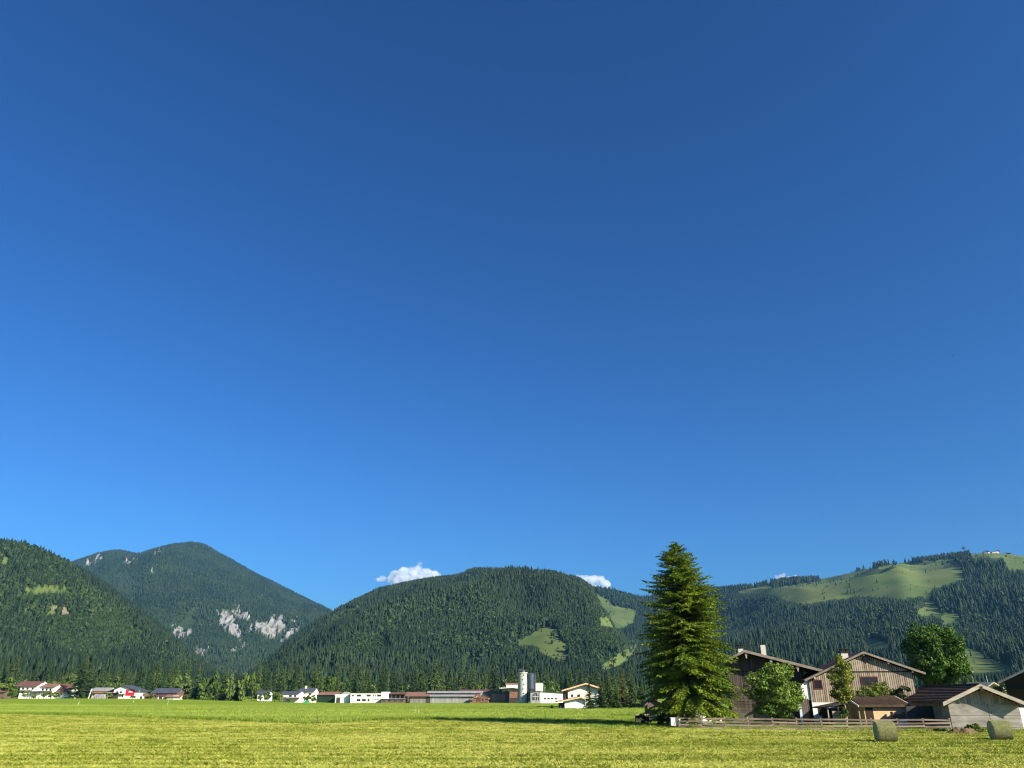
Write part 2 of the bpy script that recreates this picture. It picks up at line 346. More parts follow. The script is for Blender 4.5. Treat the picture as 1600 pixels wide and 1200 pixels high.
def conifer_crown(name, seed, m, levels=30, br=10, quads=4, droop=.35, slim=.9, z0=.05):
    # unit tree: sprays along drooping branches, rolled at random so that they read from every side
    r = random.Random(seed); V = []; F = []
    for k in range(levels):
        t = k/(levels-1); z = z0+(1-z0)*t*.97; L = .5*(1-t)**slim*(.8+.4*r.random())+.015
        for b in range(max(4, int(br*(1-.5*t)))):
            a = r.random()*6.283; l = L*(.6+.5*r.random()); ca, sa = math.cos(a), math.sin(a); wd = (.055+.03*r.random())*(1-.55*t); zz = z+r.uniform(-.015, .015)
            for q in range(quads):
                s0 = q/quads; s1 = min(1.15, (q+1.5)/quads); za = zz-droop*.2*l*s0*s0; zb = zz-droop*.2*l*s1*s1-.012
                ro = r.uniform(-1.4, 1.4); tx, ty, tz = -sa*math.cos(ro), ca*math.cos(ro), .42*math.sin(ro)
                w0 = wd*(1.0-.5*s0); w1 = wd*.35; i = len(V); mx, my, mz = ca*l*(s0+s1)/2, sa*l*(s0+s1)/2, (za+zb)/2
                V += [(ca*l*s0, sa*l*s0, za), (mx+tx*w0, my+ty*w0, mz+tz*w0-.008), (ca*l*s1, sa*l*s1, zb), (mx-tx*w0, my-ty*w0, mz-tz*w0-.012)]
                F.append((i, i+1, i+2, i+3))
    for k in range(10):
        a = r.random()*6.283; z = .93+.065*r.random(); i = len(V); w = .02
        V += [(0, 0, z), (w*math.cos(a), w*math.sin(a), z-.02), (0, 0, z-.05), (-w*math.cos(a), -w*math.sin(a), z-.02)]; F.append((i, i+1, i+2, i+3))
    return np_mesh(name, V, F, m)
def trunk_mesh(name, m, h=.3, r=.02, top=1.0, n=7):
    return_ = MB().path([(0, 0, -.03), (0.004, 0, h), (0, .004, (h+top)/2), (0, 0, top)], [r, r*.85, r*.5, r*.12], n).mesh(name); return_.materials.append(m); return return_
def leaf_crown(name, seed, m, n=500, clumps=16, size=.10, zlo=.16, shape=None):
    C, Nn, cs = crown_points(n, clumps, seed, shape); C[:, 2] = zlo+(1-zlo)*C[:, 2]; V, F = leafcards(C, Nn, size, seed); return np_mesh(name, V, F, m)

FOREST = [far_conifer(s, 5, 6, M_fconif) for s in range(6)]+[far_leaf(s+20, M_fleaf) for s in range(4)]
NCON = 6

# ------------------------------------------------------------------ hills
def azel(px, py):
    a = dirp(px, py); h = math.hypot(a[0], a[1]); return math.atan2(a[0], a[1]), a[2]/h
MEADOW = [
 # (polygon in photo pixels that was measured off the slope, kind)
 [(790,1001),(813,999),(836,988),(850,978),(870,984),(876,998),(891,1015),(889,1032),(870,1031),(847,1021),(836,1008),(813,1008)],
 [(926,922),(934,926),(948,936),(962,946),(994,953),(991,972),(971,982),(939,977),(936,966),(953,961),(937,945)],
 [(1000,1002),(985,1030),(960,1042),(935,1048),(945,1036),(965,1022)],
 [(1146,926),(1200,913),(1295,899),(1350,884),(1400,874),(1450,868),(1486,870),(1504,886),(1506,905),(1480,912),(1455,922),(1450,930),(1409,936),(1345,931),(1300,938),(1249,944),(1228,938),(1217,931),(1180,928)],
 [(1442,922),(1456,918),(1452,935),(1464,948),(1470,962),(1455,962),(1440,962),(1430,955),(1444,948)],
 [(1470,964),(1480,958),(1502,961),(1500,970),(1472,976)],
 [(1505,1012),(1520,1016),(1552,1030),(1592,1046),(1570,1050),(1530,1052),(1506,1050)],
 [(1350,1000),(1362,997),(1385,1005),(1398,1012),(1370,1014),(1352,1010)],
 [(1512,868),(1530,860),(1570,858),(1620,862),(1640,888),(1580,890),(1568,880),(1530,878)],
 [(34,921),(60,917),(95,916),(118,920),(98,925),(70,924),(48,927)],
 [(18,946),(38,946),(60,949),(84,947),(108,951),(104,958),(76,958),(48,955),(26,952)],
 [(0,868),(14,870),(12,882),(0,884)],
]
CLUMPS = [[(1198,890),(1272,885),(1285,908),(1240,914),(1205,919)], [(1305,870),(1345,870),(1400,855),(1424,876),(1385,884),(1345,891),(1310,897)], [(1420,850),(1498,845),(1498,872),(1460,876),(1424,880)], [(1528,872),(1568,872),(1572,886),(1540,892),(1520,886)], [(1152,905),(1178,903),(1178,920),(1154,922)]]
SCRUB = [[(537,1005),(560,996),(605,1000),(608,1030),(570,1040),(535,1036)], [(510,965),(540,955),(565,955),(560,970),(530,985),(512,990)], [(880,985),(950,975),(965,1000),(955,1040),(900,1045),(885,1010)], [(100,960),(200,960),(230,1020),(120,1040),(60,1000)], [(30,925),(125,925),(120,945),(25,944)], [(430,925),(470,935),(478,965),(465,970)]]
ROCK = [
 [(337,962),(343,952),(352,950),(362,957),(365,974),(373,985),(378,998),(386,1012),(381,1010),(370,994),(360,991),(350,981)],
 [(360,946),(370,944),(378,955),(390,962),(388,970),(376,968),(366,958)], [(388,976),(393,976),(394,988),(389,986)],
 [(395,988),(400,974),(408,972),(420,971),(428,961),(437,958),(444,964),(443,985),(435,990),(427,1000),(415,993),(405,988)],
 [(436,1003),(444,990),(456,984),(464,985),(455,996),(446,1002)], [(456,966),(460,966),(462,976),(455,976)],
 [(272,980),(285,982),(282,997),(276,992)], [(284,988),(302,983),(296,992),(288,1000)], [(304,1012),(322,1017),(330,1023),(318,1025),(308,1018)], [(352,1018),(366,1014),(362,1021)],
 [(132,880),(150,872),(166,866),(164,869),(148,878),(136,884)], [(194,881),(206,874),(215,871),(212,875),(200,881)], [(242,864),(249,859),(255,858),(250,863),(244,867)], [(236,894),(242,893),(243,899),(238,898)],
]
EARTH = [[(42,951),(58,952),(57,957),(44,957)], [(84,948),(110,950),(106,960),(86,957)], [(720,1050),(740,1045),(756,1047),(748,1055),(725,1060)], [(565,1040),(580,1036),(586,1042),(570,1046)], [(513,1048),(520,1046),(524,1054),(514,1056)]]
def mask(px, py, polys, jit, seed):
    jx = px+jit*fbm(px*.35, py*.35, seed, 3); jy = py+jit*.6*fbm(px*.35+50, py*.35, seed+3, 3)
    r = np.zeros(np.shape(px), bool)
    for p in polys: r |= in_poly(jx, jy, p)
    return r
def hill_material():
    m = bpy.data.materials.new('hill_slope'); m.use_nodes = True; t = m.node_tree; N = t.nodes; L = t.links
    p = N['Principled BSDF']; p.inputs['Roughness'].default_value = .95; p.inputs['Specular IOR Level'].default_value = .1
    tc = N.new('ShaderNodeTexCoord')
    def nz(scale, det=6):
        n = N.new('ShaderNodeTexNoise'); n.inputs['Scale'].default_value = scale; n.inputs['Detail'].default_value = det; n.inputs['Roughness'].default_value = .7
        L.new(tc.outputs['Object'], n.inputs['Vector']); r = N.new('ShaderNodeMapRange'); r.inputs['From Min'].default_value = .3; r.inputs['From Max'].default_value = .7
        L.new(n.outputs['Fac'], r.inputs['Value']); return r.outputs[0]
    def mix(f, a, b):
        x = N.new('ShaderNodeMix'); x.data_type = 'RGBA'
        for i, q in ((6, a), (7, b)):
            if isinstance(q, tuple): x.inputs[i].default_value = (*q, 1)
            else: L.new(q, x.inputs[i])
        L.new(f, x.inputs[0]); return x.outputs[2]
    def at(n): a = N.new('ShaderNodeAttribute'); a.attribute_name = n; return a.outputs['Fac']
    c = mix(nz(.02), (0.015, 0.035, 0.014), (0.04, 0.065, 0.02))
    c = mix(at('meadow'), c, mix(nz(.006, 9), (0.058, 0.102, 0.026), (0.145, 0.168, 0.052)))
    c = mix(at('earth'), c, mix(nz(.05), (0.15, 0.115, 0.075), (0.27, 0.215, 0.145)))
    c = mix(at('rock'), c, mix(nz(.03), (0.12, 0.118, 0.112), (0.36, 0.345, 0.325)))
    L.new(c, p.inputs['Base Color']); return m
HM = hill_material()
def hill(name, label, sky, Dk, Fk, amp, seed, na, ntt, lower, dens, scale, p_leaf, ncand, rough_rock=0.0, spurs=()):
    MJ = 7 if name == 'hill_left' else 4
    ae = np.array([azel(*p) for p in sky]); o = np.argsort(ae[:, 0]); ae = ae[o]
    az = np.linspace(ae[0, 0], ae[-1, 0], na); te = np.interp(az, ae[:, 0], ae[:, 1])
    k = np.ones(9)/9; te = np.convolve(np.pad(te, 4, 'edge'), k, 'valid')
    pk = np.array([p[0] for p in sky])[o]; u = np.interp(az, ae[:, 0], pk)
    D = np.interp(u, [q[0] for q in Dk], [q[1] for q in Dk]); Fo = np.interp(u, [q[0] for q in Fk], [q[1] for q in Fk])
    tt = np.concatenate([np.linspace(0, 1.06, ntt), np.linspace(1.09, 1.5, 10)])
    A, T = np.meshgrid(az, tt, indexing='ij'); r = Fo[:, None]+T*(D-Fo)[:, None]
    X = r*np.sin(A); Y = r*np.cos(A)
    s = np.where(T < 1, 0.35*T+0.65*np.sin(np.pi/2*np.clip(T, 0, 1))**1.5, 1-0.5*(T-1)-1.2*(T-1)**2)
    Hh = np.maximum(te*D, 20)[:, None]
    L1 = D.mean()*.22
    ridg = 1-2*np.abs(fbm(X/L1+3, Y/(L1*2.2), seed, 4)); n2 = fbm(X/(L1*.35), Y/(L1*.6), seed+9, 4)
    env = np.sin(np.pi*np.clip(T, 0, 1))**.8
    h = Hh*s*(1+0*X)+Hh*amp*env*(ridg-.6)+Hh*amp*.35*n2*env
    for (us, ws, hs_) in spurs: h = h+Hh*hs_*env*np.exp(-((u[:, None]-us)/ws)**2)
    h = np.maximum(h, 0.0)
    base = -5.0; lw = lower/D
    lim = ((te-lw)[:, None]*r+CAMH-base)/np.maximum(h, 1e-3); lim = np.where(T <= 1.06, lim, 1e9); lim = np.where(h > Hh*.3, lim, 1e9)
    kk = lim.min(1); kk = np.clip(kk, 0, 3); K = 31; kk = np.convolve(np.pad(kk, K//2, 'edge'), np.hanning(K+2)[1:-1]/np.hanning(K+2).sum(), 'valid'); h = np.where(T <= 1.06, h*kk[:, None], h*kk[:, None])
    Z = h+base
    Z = np.where(T <= 0, -7, Z)
    px, py = proj(X, Y, Z)
    vis = (T < 1.08)
    me_ = (mask(px, py, MEADOW, MJ, seed) & ~mask(px, py, CLUMPS, 5, seed+2)) & vis
    ro = (mask(px, py, ROCK, 9, seed+4) & (fbm(px*.22, py*.16, seed+31, 4) > -.28) if rough_rock else np.zeros_like(me_)) & vis
    ea = mask(px, py, EARTH, 5, seed+6) & vis
    if rough_rock: Z = Z+ro*rough_rock*fbm(X/40, Y/90, seed+11, 4)
    n0, n1 = A.shape; I = np.arange(n0*n1).reshape(n0, n1)
    F = np.stack([I[:-1, :-1], I[1:, :-1], I[1:, 1:], I[:-1, 1:]], -1).reshape(-1, 4)
    me = np_mesh(name, np.stack([X, Y, Z], -1).reshape(-1, 3), F, HM, True)
    for nm, dat in (('meadow', me_), ('rock', ro), ('earth', ea)):
        a = me.attributes.new(nm, 'FLOAT', 'POINT'); a.data.foreach_set('value', dat.astype(np.float32).ravel())
    ob = tag(link(name, me), label, None, kind='structure')
    # forest
    q = np.random.default_rng(seed+100); ai = q.uniform(0, na-1.001, ncand); f0 = np.interp(ai, np.arange(na), Fo); d0 = np.interp(ai, np.arange(na), D)
    tx = q.uniform(0, 1.0, ncand); ra = np.sqrt(f0**2+tx*((d0*1.03)**2-f0**2)); t = (ra-f0)/(d0-f0)
    ti = np.interp(t, tt, np.arange(len(tt))); a0 = ai.astype(int); t0 = np.minimum(ti.astype(int), len(tt)-2); fa = ai-a0; ft = ti-t0
    def bil(G): return (G[a0, t0]*(1-fa)+G[a0+1, t0]*fa)*(1-ft)+(G[a0, t0+1]*(1-fa)+G[a0+1, t0+1]*fa)*ft
    x, y, z = bil(X), bil(Y), bil(Z)
    px, py = proj(x, y, z)
    sc0 = mask(px, py, SCRUB, 8, seed+50)
    hg = scale*(6+17*q.random(ncand)**1.2)*(.65+.75*vnoise(x/110, y/110, seed+90)); hg = np.where(sc0, hg*.55, hg)
    rej = bil(me_.astype(float)) > .35
    for fr in (.45, .85):
        qx, qy = proj(x, y, z+hg*fr); rej |= mask(qx, qy, MEADOW, MJ, seed) & ~mask(qx, qy, CLUMPS, 4, seed+2)
        if rough_rock: rej |= mask(qx, qy, ROCK, 9, seed+4) & (fbm(qx*.22, qy*.16, seed+31, 4) > -.2) & (q.random(ncand) > .2)
    low = rej & (q.random(ncand) < .05*(vnoise(x/70, y/70, seed+95) > .5)+.008); hg = np.where(low, hg*q.uniform(.2, .7, ncand), hg)
    rej = rej & ~low
    rr = bil(ro.astype(float)); rej |= (rr > .3) & (q.random(ncand) > .05); rej |= bil(ea.astype(float)) > .4
    rej |= z < ground_z(x, y)-.5
    cl = fbm(x/140, y/140, seed+40, 3); gapn = fbm(x/60, y/110, seed+41, 3); rej |= (cl < -.66) | ((gapn < -.42) & (q.random(ncand) < .6))
    sc_ = sc0
    leafn = fbm(x/260, y/260, seed+60, 3)*.5+.5
    pl = np.clip(p_leaf*(0.25+2.2*sstep(.42, .75, leafn)), 0, .9); pl = np.where(sc_, .8, pl); pl = pl*(1-.55*sstep(.55, .95, t))
    isl = q.random(ncand) < pl
    keep = ~rej; n = keep.sum()
    x, y, z, isl, sc_, t, hg = x[keep], y[keep], z[keep], isl[keep], sc_[keep], t[keep], hg[keep]
    hgt = np.where(isl, hg*.72, hg); wdt = np.where(isl, hgt*q.uniform(.65, 1.0, n), hgt*q.uniform(.28, .44, n))
    S = np.stack([wdt, wdt, hgt], -1); idx = np.where(isl, NCON+q.integers(0, 4, n), q.integers(0, NCON, n))
    tint = np.clip(.48+(-.12 if seed == 53 else 0)+.3*fbm(x/80, y/80, seed+70, 3)+.45*fbm(x/330, y/450, seed+75, 3)+q.normal(0, .28, n), 0, 1)
    scatter(name.replace('hill', 'forest').replace('mountain', 'forest'), np.stack([x, y, z-.04*hgt], -1), S, q.uniform(0, 6.28, n), idx, tint, FOREST, 'dark mixed forest covering the '+label)
    return dict(n=n, ob=ob)

h1 = hill('hill_left', 'near wooded hill on the left', [(-260,815),(-100,832),(-30,843),(0,848),(30,852),(55,857),(80,868),(100,877),(120,888),(150,906),(180,928),(215,956),(250,988),(285,1018),(315,1044),(360,1068),(420,1082)],
     [(-260,2400),(100,2100),(250,1600),(420,1000)], [(-260,560),(420,620)], .22, 11, 330, 150, 9, 1, .78, .30, 140000)
h2 = hill('mountain_left', 'big rocky mountain behind the left hill', [(40,915),(90,890),(118,877),(150,866),(170,862),(190,862),(207,866),(216,867),(240,858),(270,851),(300,849.5),(320,853),(345,866),(385,889),(420,907),(460,926),(500,946),(515,954),(560,985),(640,1030),(720,1070)],
     [(40,5600),(300,5200),(720,4300)], [(40,2300),(720,1900)], .17, 23, 560, 300, 5, 1, .8, .12, 140000, 30)
h3 = hill('hill_centre', 'rounded hill in the middle of the valley', [(330,1084),(380,1064),(420,1034),(450,1006),(490,977),(520,956),(560,936),(581,927),(601,919),(626,912.5),(656,909.5),(678,907),(708,904),(722,900),(739,894),(760,891),(780,889.5),(800,891),(835,892),(852,894),(876,898.5),(904,908),(920,918),(934,931),(950,958),(965,985),(985,1012),(1020,1045),(1080,1080)],
     [(330,1500),(450,2100),(600,2600),(800,2700),(900,2500),(960,2000),(1080,1300)], [(330,600),(800,600),(1080,620)], .20, 37, 520, 210, 9, 1, .8, .24, 230000)
h4 = hill('mountain_right', 'long mountain with alpine pasture on the right', [(820,960),(880,930),(928,920),(960,922),(985,929),(1005,937),(1050,933),(1100,923),(1150,921),(1200,912),(1290,902),(1350,888),(1400,879),(1450,873),(1500,866),(1545,861),(1600,867),(1700,885),(1850,910)],
     [(820,4000),(1100,4300),(1500,4700),(1850,4600)], [(820,820),(1850,800)], .20, 53, 640, 300, 5, 1, .9, .16, 200000, spurs=((1700, 110, .26), (1400, 60, .10), (1210, 90, .12)))
print('forest', h1['n'], h2['n'], h3['n'], h4['n'])

# ------------------------------------------------------------------ building helpers
def window(parent, x0, x1, z0, z1, y=0.0, frame=None, pane=None, t=0.07, bars=0, proud=0.05):
    """a frame standing proud of the wall plane y with a recessed pane as its sub-part"""
    f = frame or M_frame_d; m = MB()
    m.box(x0, x0+t, y-proud, y+.03, z0, z1).box(x1-t, x1, y-proud, y+.03, z0, z1)
    m.box(x0+t, x1-t, y-proud, y+.03, z1-t, z1).box(x0+t, x1-t, y-proud, y+.03, z0, z0+t)
    for b in range(bars):
        c = x0+(x1-x0)*(b+1)/(bars+1); m.box(c-t*.4, c+t*.4, y-proud+.01, y+.03, z0+t, z1-t)
    wn = m.build('window', f, parent)
    MB().box(x0+t, x1-t, y-proud*.4, y+.02, z0+t, z1-t).build('pane', pane or M_glass, wn)
    return wn
def door(parent, x0, x1, z0, z1, m, y=0.0, panels=0):
    d = MB().box(x0, x1, y-.05, y+.02, z0, z1).build('door', m, parent)
    for k in range(panels):
        a = x0+(x1-x0)*k/panels; MB().box(a+.03, x0+(x1-x0)*(k+1)/panels-.03, y-.08, y-.05, z0+.1, z1-.1).build('door_panel', m, d)
    return d
class Site:
    """local frame of a building: x along its front, y into depth, z up; measured off the photo at depth d"""
    def __init__(s, name, label, cat, px, pyb, d, rz=0.0, group=None, zb=None):
        s.x = fx(px, pyb, d); s.d = d; s.z = gz(s.x, d) if zb is None else zb; s.rz = rz; s.px = px
        s.o = tag(empty(name, (s.x, d, s.z), rz), label, cat, group)
    def p(s, px, py, y=0.0):
        # photo pixel -> (local x, local z) on the plane local y = const of the turned building
        a = dirp(px, py); nx, ny = -math.sin(s.rz), math.cos(s.rz)
        t = (s.x*nx+s.d*ny+y)/(a[0]*nx+a[1]*ny)
        return (t*a[0]-s.x)*math.cos(s.rz)+(t*a[1]-s.d)*math.sin(s.rz), CAMH+t*a[2]-s.z
    def lx(s, px, py, y=0.0): return s.p(px, py, y)[0]
    def lz(s, py, px=None, y=0.0): return s.p(s.px if px is None else px, py, y)[1]
def roof_front(S, xl, zl, xr, zr, xa, za, y0, y1, t, m, barge=None, bt=.22, edge=None):
    """two slabs whose ridge runs into depth; (xl,zl) and (xr,zr) eave ends, (xa,za) apex, all top surface"""
    r = MB().prism([(xl, zl-t), (xa, za-t), (xa, za), (xl, zl)], y0, y1)
    r.prism([(xa, za-t), (xr, zr-t), (xr, zr), (xa, za)], y0, y1)
    ro = r.build('roof', m, S.o)
    if barge:
        for (ax, az, bx, bz) in ((xl, zl, xa, za), (xa, za, xr, zr)):
            MB().prism([(ax, az-bt+.02), (bx, bz-bt+.02), (bx, bz+.02), (ax, az+.02)], y0-.06, y0-.003).build('barge_board', barge, ro)
    return ro
def roof_side(S, x0, x1, ye, ze, ya, za, yb, zb, t, m, barge=None, bt=.2):
    """ridge parallel to the front; eave (ye,ze), ridge (ya,za), back eave (yb,zb)"""
    r = MB().prismx([(ye, ze-t), (ya, za-t), (ya, za), (ye, ze)], x0, x1)
    if yb is not None: r.prismx([(ya, za-t), (yb, zb-t), (yb, zb), (ya, za)], x0, x1)
    ro = r.build('roof', m, S.o)
    if barge:
        for xx in (x0-.06, x1+.003):
            MB().prismx([(ye, ze-bt), (ya, za-bt), (ya, za+.03), (ye, ze+.03)], xx, xx+.057).build('barge_board', barge, ro)
    return ro
def chimney(S, x, y, z0, z1, w, m=None, cap=True, parent=None):
    c = MB().box(x-w/2, x+w/2, y-w/2, y+w/2, z0, z1).build('chimney', m or M_chim, parent or S.o)
    if cap:
        k = MB().box(x-w*.62, x+w*.62, y-w*.62, y+w*.62, z1, z1+.1)
        for a in (-1, 1):
            for b in (-1, 1): k.box(x+a*w*.45-.05, x+a*w*.45+.05, y+b*w*.45-.05, y+b*w*.45+.05, z1+.1, z1+.38)
        k.box(x-w*.75, x+w*.75, y-w*.75, y+w*.75, z1+.38, z1+.46); k.build('chimney_cap', M_darkband, c)
    return c
def boards(S, x0, x1, zlo, zhi, pitch, wd, m, y=-.03, th=.028, holes=(), name='board'):
    """vertical cladding boards, one object each; zlo/zhi are functions of x; holes cut by windows"""
    n = int((x1-x0)/pitch)
    for i in range(n):
        a = x0+i*pitch; c = a+wd/2; lo, hi = zlo(c), zhi(c)
        segs = [(lo, hi)]
        for (hx0, hx1, hz0, hz1) in holes:
            if hx0 < c < hx1:
                ns = []
                for (p, q) in segs:
                    if hz0 > p: ns.append((p, min(q, hz0)))
                    if hz1 < q: ns.append((max(p, hz1), q))
                segs = ns
        for (p, q) in segs:
            if q-p > .08: MB().box(a, a+wd, y-th, y, p, q).build(name, m, S.o)

# ------------------------------------------------------------------ near farmstead: dark timber house behind the spruce
S = Site('timber_house', 'dark weathered timber farmhouse behind the tall spruce and round bush', 'house', 1146, 1130, 101.5, R(-13))
W = S.lx(1266, 1130); OV = -1.7
xl, zl = S.p(1131, 1032, OV); xr, zr = S.p(1286, 1046.5, OV); xa, za = S.p(1163, 1015.5, OV)
def rl(x, d=0): return (zl+(za-zl)*(x-xl)/(xa-xl) if x < xa else za+(zr-za)*(x-xa)/(xr-xa))-d
MB().prism([(0, -.3), (W, -.3), (W, rl(W, .3)), (xa, za-.3), (0, rl(0, .3))], 0, 12).build('wall', M_dwall, S.o)
ro = roof_front(S, xl, zl, xr, zr, xa, za, OV, 12.8, .2, M_roofdark, M_bargeA, .32)
MB().box(-.05, W+.05, -.12, 0, -.2, 1.1).build('stone_base', M_stone, S.o)
zj = S.lz(1049, 1160); zk = S.lz(1073, 1160)
boards(S, 0, W, lambda x: zk, lambda x: min(zj, rl(x, .4)), .235, .195, M_dboard, -.06)
boards(S, 0, W, lambda x: zj+.05, lambda x: rl(x, .36), .235, .205, M_dboard, -.02)
MB().box(0, W, -.14, -.03, zj-.03, zj+.05).build('beam', M_darkband, S.o)
for k in range(9):
    z = 1.12+k*(zk-1.15)/9; MB().box(-.02, W+.02, -.1-.012*(k % 2), -.002, z+.015, z+(zk-1.15)/9-.02).build('log', M_dboard, S.o)
for px, py in ((1166, 1024.5), (1205, 1033), (1247, 1046)):
    x = S.lx(px, py, OV); z = rl(x, .32)
    MB().box(x-.13, x+.13, OV+.06, .0, z-.3, z-.0).prism([(x-.11, z-.3), (x-.05, z-.62), (x+.05, z-.62), (x+.11, z-.3)], OV+.08, OV+.28).build('purlin_end', M_barge, S.o)
x = S.lx(1157, 1014, 3.0); chimney(S, x, 3.0, rl(x, .3), S.lz(1013, 1157, 3.0), .62, parent=ro)
x = S.lx(1192, 1012, 2.2); chimney(S, x, 2.2, rl(x, .3), S.lz(1008, 1192, 2.2), .6, cap=False, parent=ro)
window(S.o, W*.52, W*.52+.9, zj+.25, zj+1.0, -.05, M_frame_d); window(S.o, W*.74, W*.74+.9, 1.5, 2.5, -.12, M_frame_d)

# ------------------------------------------------------------------ boarded house with white ground floor
S = Site('boarded_house', 'brown vertical boarded house with white ground floor and diamond attic window', 'house', 1273, 1130, 96.5, R(-11))
W = S.lx(1441, 1130); OV = -.45
xl, zl = S.p(1257, 1062, OV); xr, zr = S.p(1446, 1051, OV); xa, za = S.p(1349, 1018, OV)
zb1 = S.lz(1097.5, 1290); zm = S.lz(1049.5, 1370)
MB().prism([(.03, -.3), (W-.03, -.3), (W-.03, rl(W, .28)), (xa, za-.28), (.03, rl(0, .28))], .12, 11).build('wall', M_darkband, S.o)
gf = MB().box(0, W, 0.0, .119, -.3, zb1).build('ground_floor', M_white, S.o)
hx = [(S.lx(1345, 1065), S.lx(1372.5, 1065), S.lz(1072.5, 1358), S.lz(1057, 1358)), (S.lx(1271, 1069), S.lx(1285, 1069), S.lz(1077, 1278), S.lz(1062, 1278))]
boards(S, 0, W, lambda x: zb1+.02 if x < W*.99 else zb1+.02, lambda x: min(zm-.06, rl(x, .34)), .232, .180, M_batten, .085, .03, hx)
boards(S, 0, W, lambda x: zm+.07, lambda x: rl(x, .34), .232, .180, M_batten, .05, .03)
MB().box(xa-3.0, W-.9, .02, .12, zm-.06, zm+.07).build('beam', M_darkband, S.o)
ro = roof_front(S, xl, zl, xr, zr, xa, za, OV, 11.6, .2, M_roofbrown, M_bargeA, .24)
for x in (xa, (xa+xr)/2-.6, xr-1.3, xl+1.2):
    z = rl(x, .24); MB().box(x-.09, x+.09, OV+.04, .1, z-.2, z-.0).build('purlin_end', M_barge, S.o)
w1 = window(S.o, *hx[0], .06, M_frame_red, bars=1, t=.12); window(S.o, *hx[1], .06, M_frame_red, t=.12)
dz = S.lz(1030, 1352); dx = S.lx(1352, 1030); r_ = .42
dw = MB().prism([(dx-r_, dz), (dx, dz-r_*1.15), (dx+r_, dz), (dx, dz+r_*1.15)], -.03, .06).build('window', M_frame_red, S.o)
r2 = .28; MB().prism([(dx-r2, dz), (dx, dz-r2*1.15), (dx+r2, dz), (dx, dz+r2*1.15)], -.045, -.032).build('pane', M_glass, dw)
window(S.o, S.lx(1279, 1110), S.lx(1293, 1110), S.lz(1118, 1286), S.lz(1104.5, 1286), -.002, M_frame_red, t=.09)
x = S.lx(1319, 1025, 3.2); chimney(S, x, 3.2, rl(x, .3), S.lz(1020, 1319, 3.2), .8, parent=ro)

MB().prism([(-.95, zb1+.25), (-.02, zb1+.25), (-.02, rl(-.02, .3)), (-.95, rl(-.95, .3))], .2, .9).build('white_side_wall', M_white, S.o)
MB().box(-.9, -.03, .4, .85, -.3, zb1+.25).build('side_wall_base', M_dwall, S.o)

# dark plank gate leaning beside the white ground floor
S = Site('plank_gate', 'tall dark plank gate with pale post left of white ground floor', 'gate', 1252, 1130, 94)
gw = S.lx(1269, 1130)
MB().box(0, .28, 0, .12, -.1, S.lz(1091)).build('post', M_blue, S.o)
for k in range(5): MB().box(.29+k*(gw-.3)/5, .29+(k+1)*(gw-.3)/5-.03, .03, .09, -.05, S.lz(1091.5)-.05*(k % 2)).build('plank', M_dboard, S.o)
# open lean-to with a dark sloping roof
S = Site('lean_to', 'small open wooden lean-to with sloping roof beside the slim tree', 'shed', 1296, 1132, 92)
lw = S.lx(1330, 1132); a, b = S.lz(1105), S.lz(1096.5)
MB().prism([(-.7, a-.12), (lw, b-.12), (lw, b), (-.7, a)], -.5, 2.6).build('roof', M_dwall, S.o)
MB().box(0, lw, 1.8, 1.9, -.2, a-.15).build('back_wall', M_dwall, S.o)
for x in (0, lw*.5, lw-.12): MB().box(x, x+.12, 0, .12, -.2, (a-.12)+(b-a)*(x+.7)/(lw+.7)).build('post', M_grey_wood, S.o)
for k in range(6): MB().box(.5, lw-.15, -.02, .03, .1+k*.25, .1+k*.25+.2).build('plank', M_grey_wood, S.o)

# ------------------------------------------------------------------ tan shed with tiled roof and white barge boards
S = Site('tan_shed', 'small tan plastered shed with dark tiled roof and white roof edges', 'shed', 1354, 1134, 90)
W = S.lx(1421, 1134); ze = S.lz(1102.0); yr = 3.0; zr_ = fz(1087.5, 93)-S.z
MB().prismx([(0, -.2), (5.6, -.2), (5.6, ze-.25), (yr, zr_-.22), (0, ze-.14)], 0, W).build('wall', M_tan, S.o)
x0, x1 = -.75, W+.35
ro = roof_side(S, x0, x1, -.55, ze, yr, zr_, 6.1, ze-.1, .13, M_roofbrown, M_white, .16)
for k in range(9):
    f0 = k/9; y0 = -.57+(yr+.55)*f0; z0 = ze+(zr_-ze)*f0; y1 = y0+(yr+.55)/9+.03; z1 = z0+(zr_-ze)/9
    MB().prismx([(y0, z0+.05), (y1, z1+.02), (y1, z1+.035), (y0, z0+.085)], x0+.06, x1-.06).build('tile_course', M_roofbrown, ro)
rb = MB()
for k in range(44):
    x = x0+.1+k*(x1-x0-.2)/44; rb.prismx([(-.58, ze+.05), (yr-.02, zr_+.02), (yr-.02, zr_+.075), (-.58, ze+.115)], x, x+.05)
tag(rb.build('tile_ribs', M_roofbrown, ro), kind='stuff')
door(S.o, .15, .95, -.1, 1.9, M_darkband)
MB().box(-.62, -.5, 0, .12, -.2, ze-.1).build('post', M_grey_wood, S.o)
# firewood stack against the shed
S = Site('firewood_crate', 'slatted wooden crate of firewood against the tan shed', 'crate', 1398, 1136, 89.2)
cw = S.lx(1418, 1136)
for x in (0, cw-.1): MB().box(x, x+.1, -.05, .5, 0, S.lz(1112)).build('upright', M_shedwood, S.o)
for k in range(6): MB().box(.1, cw-.1, -.02, .04, .08+k*.21, .08+k*.21+.15).build('slat', M_shedwood, S.o)
for k in range(6):
    for j in range(5): MB().tube((.17+j*.21, .05, .15+k*.2), (.17+j*.21, .48, .15+k*.2), .085, .085, 6).build('firewood_log', M_logs, S.o)

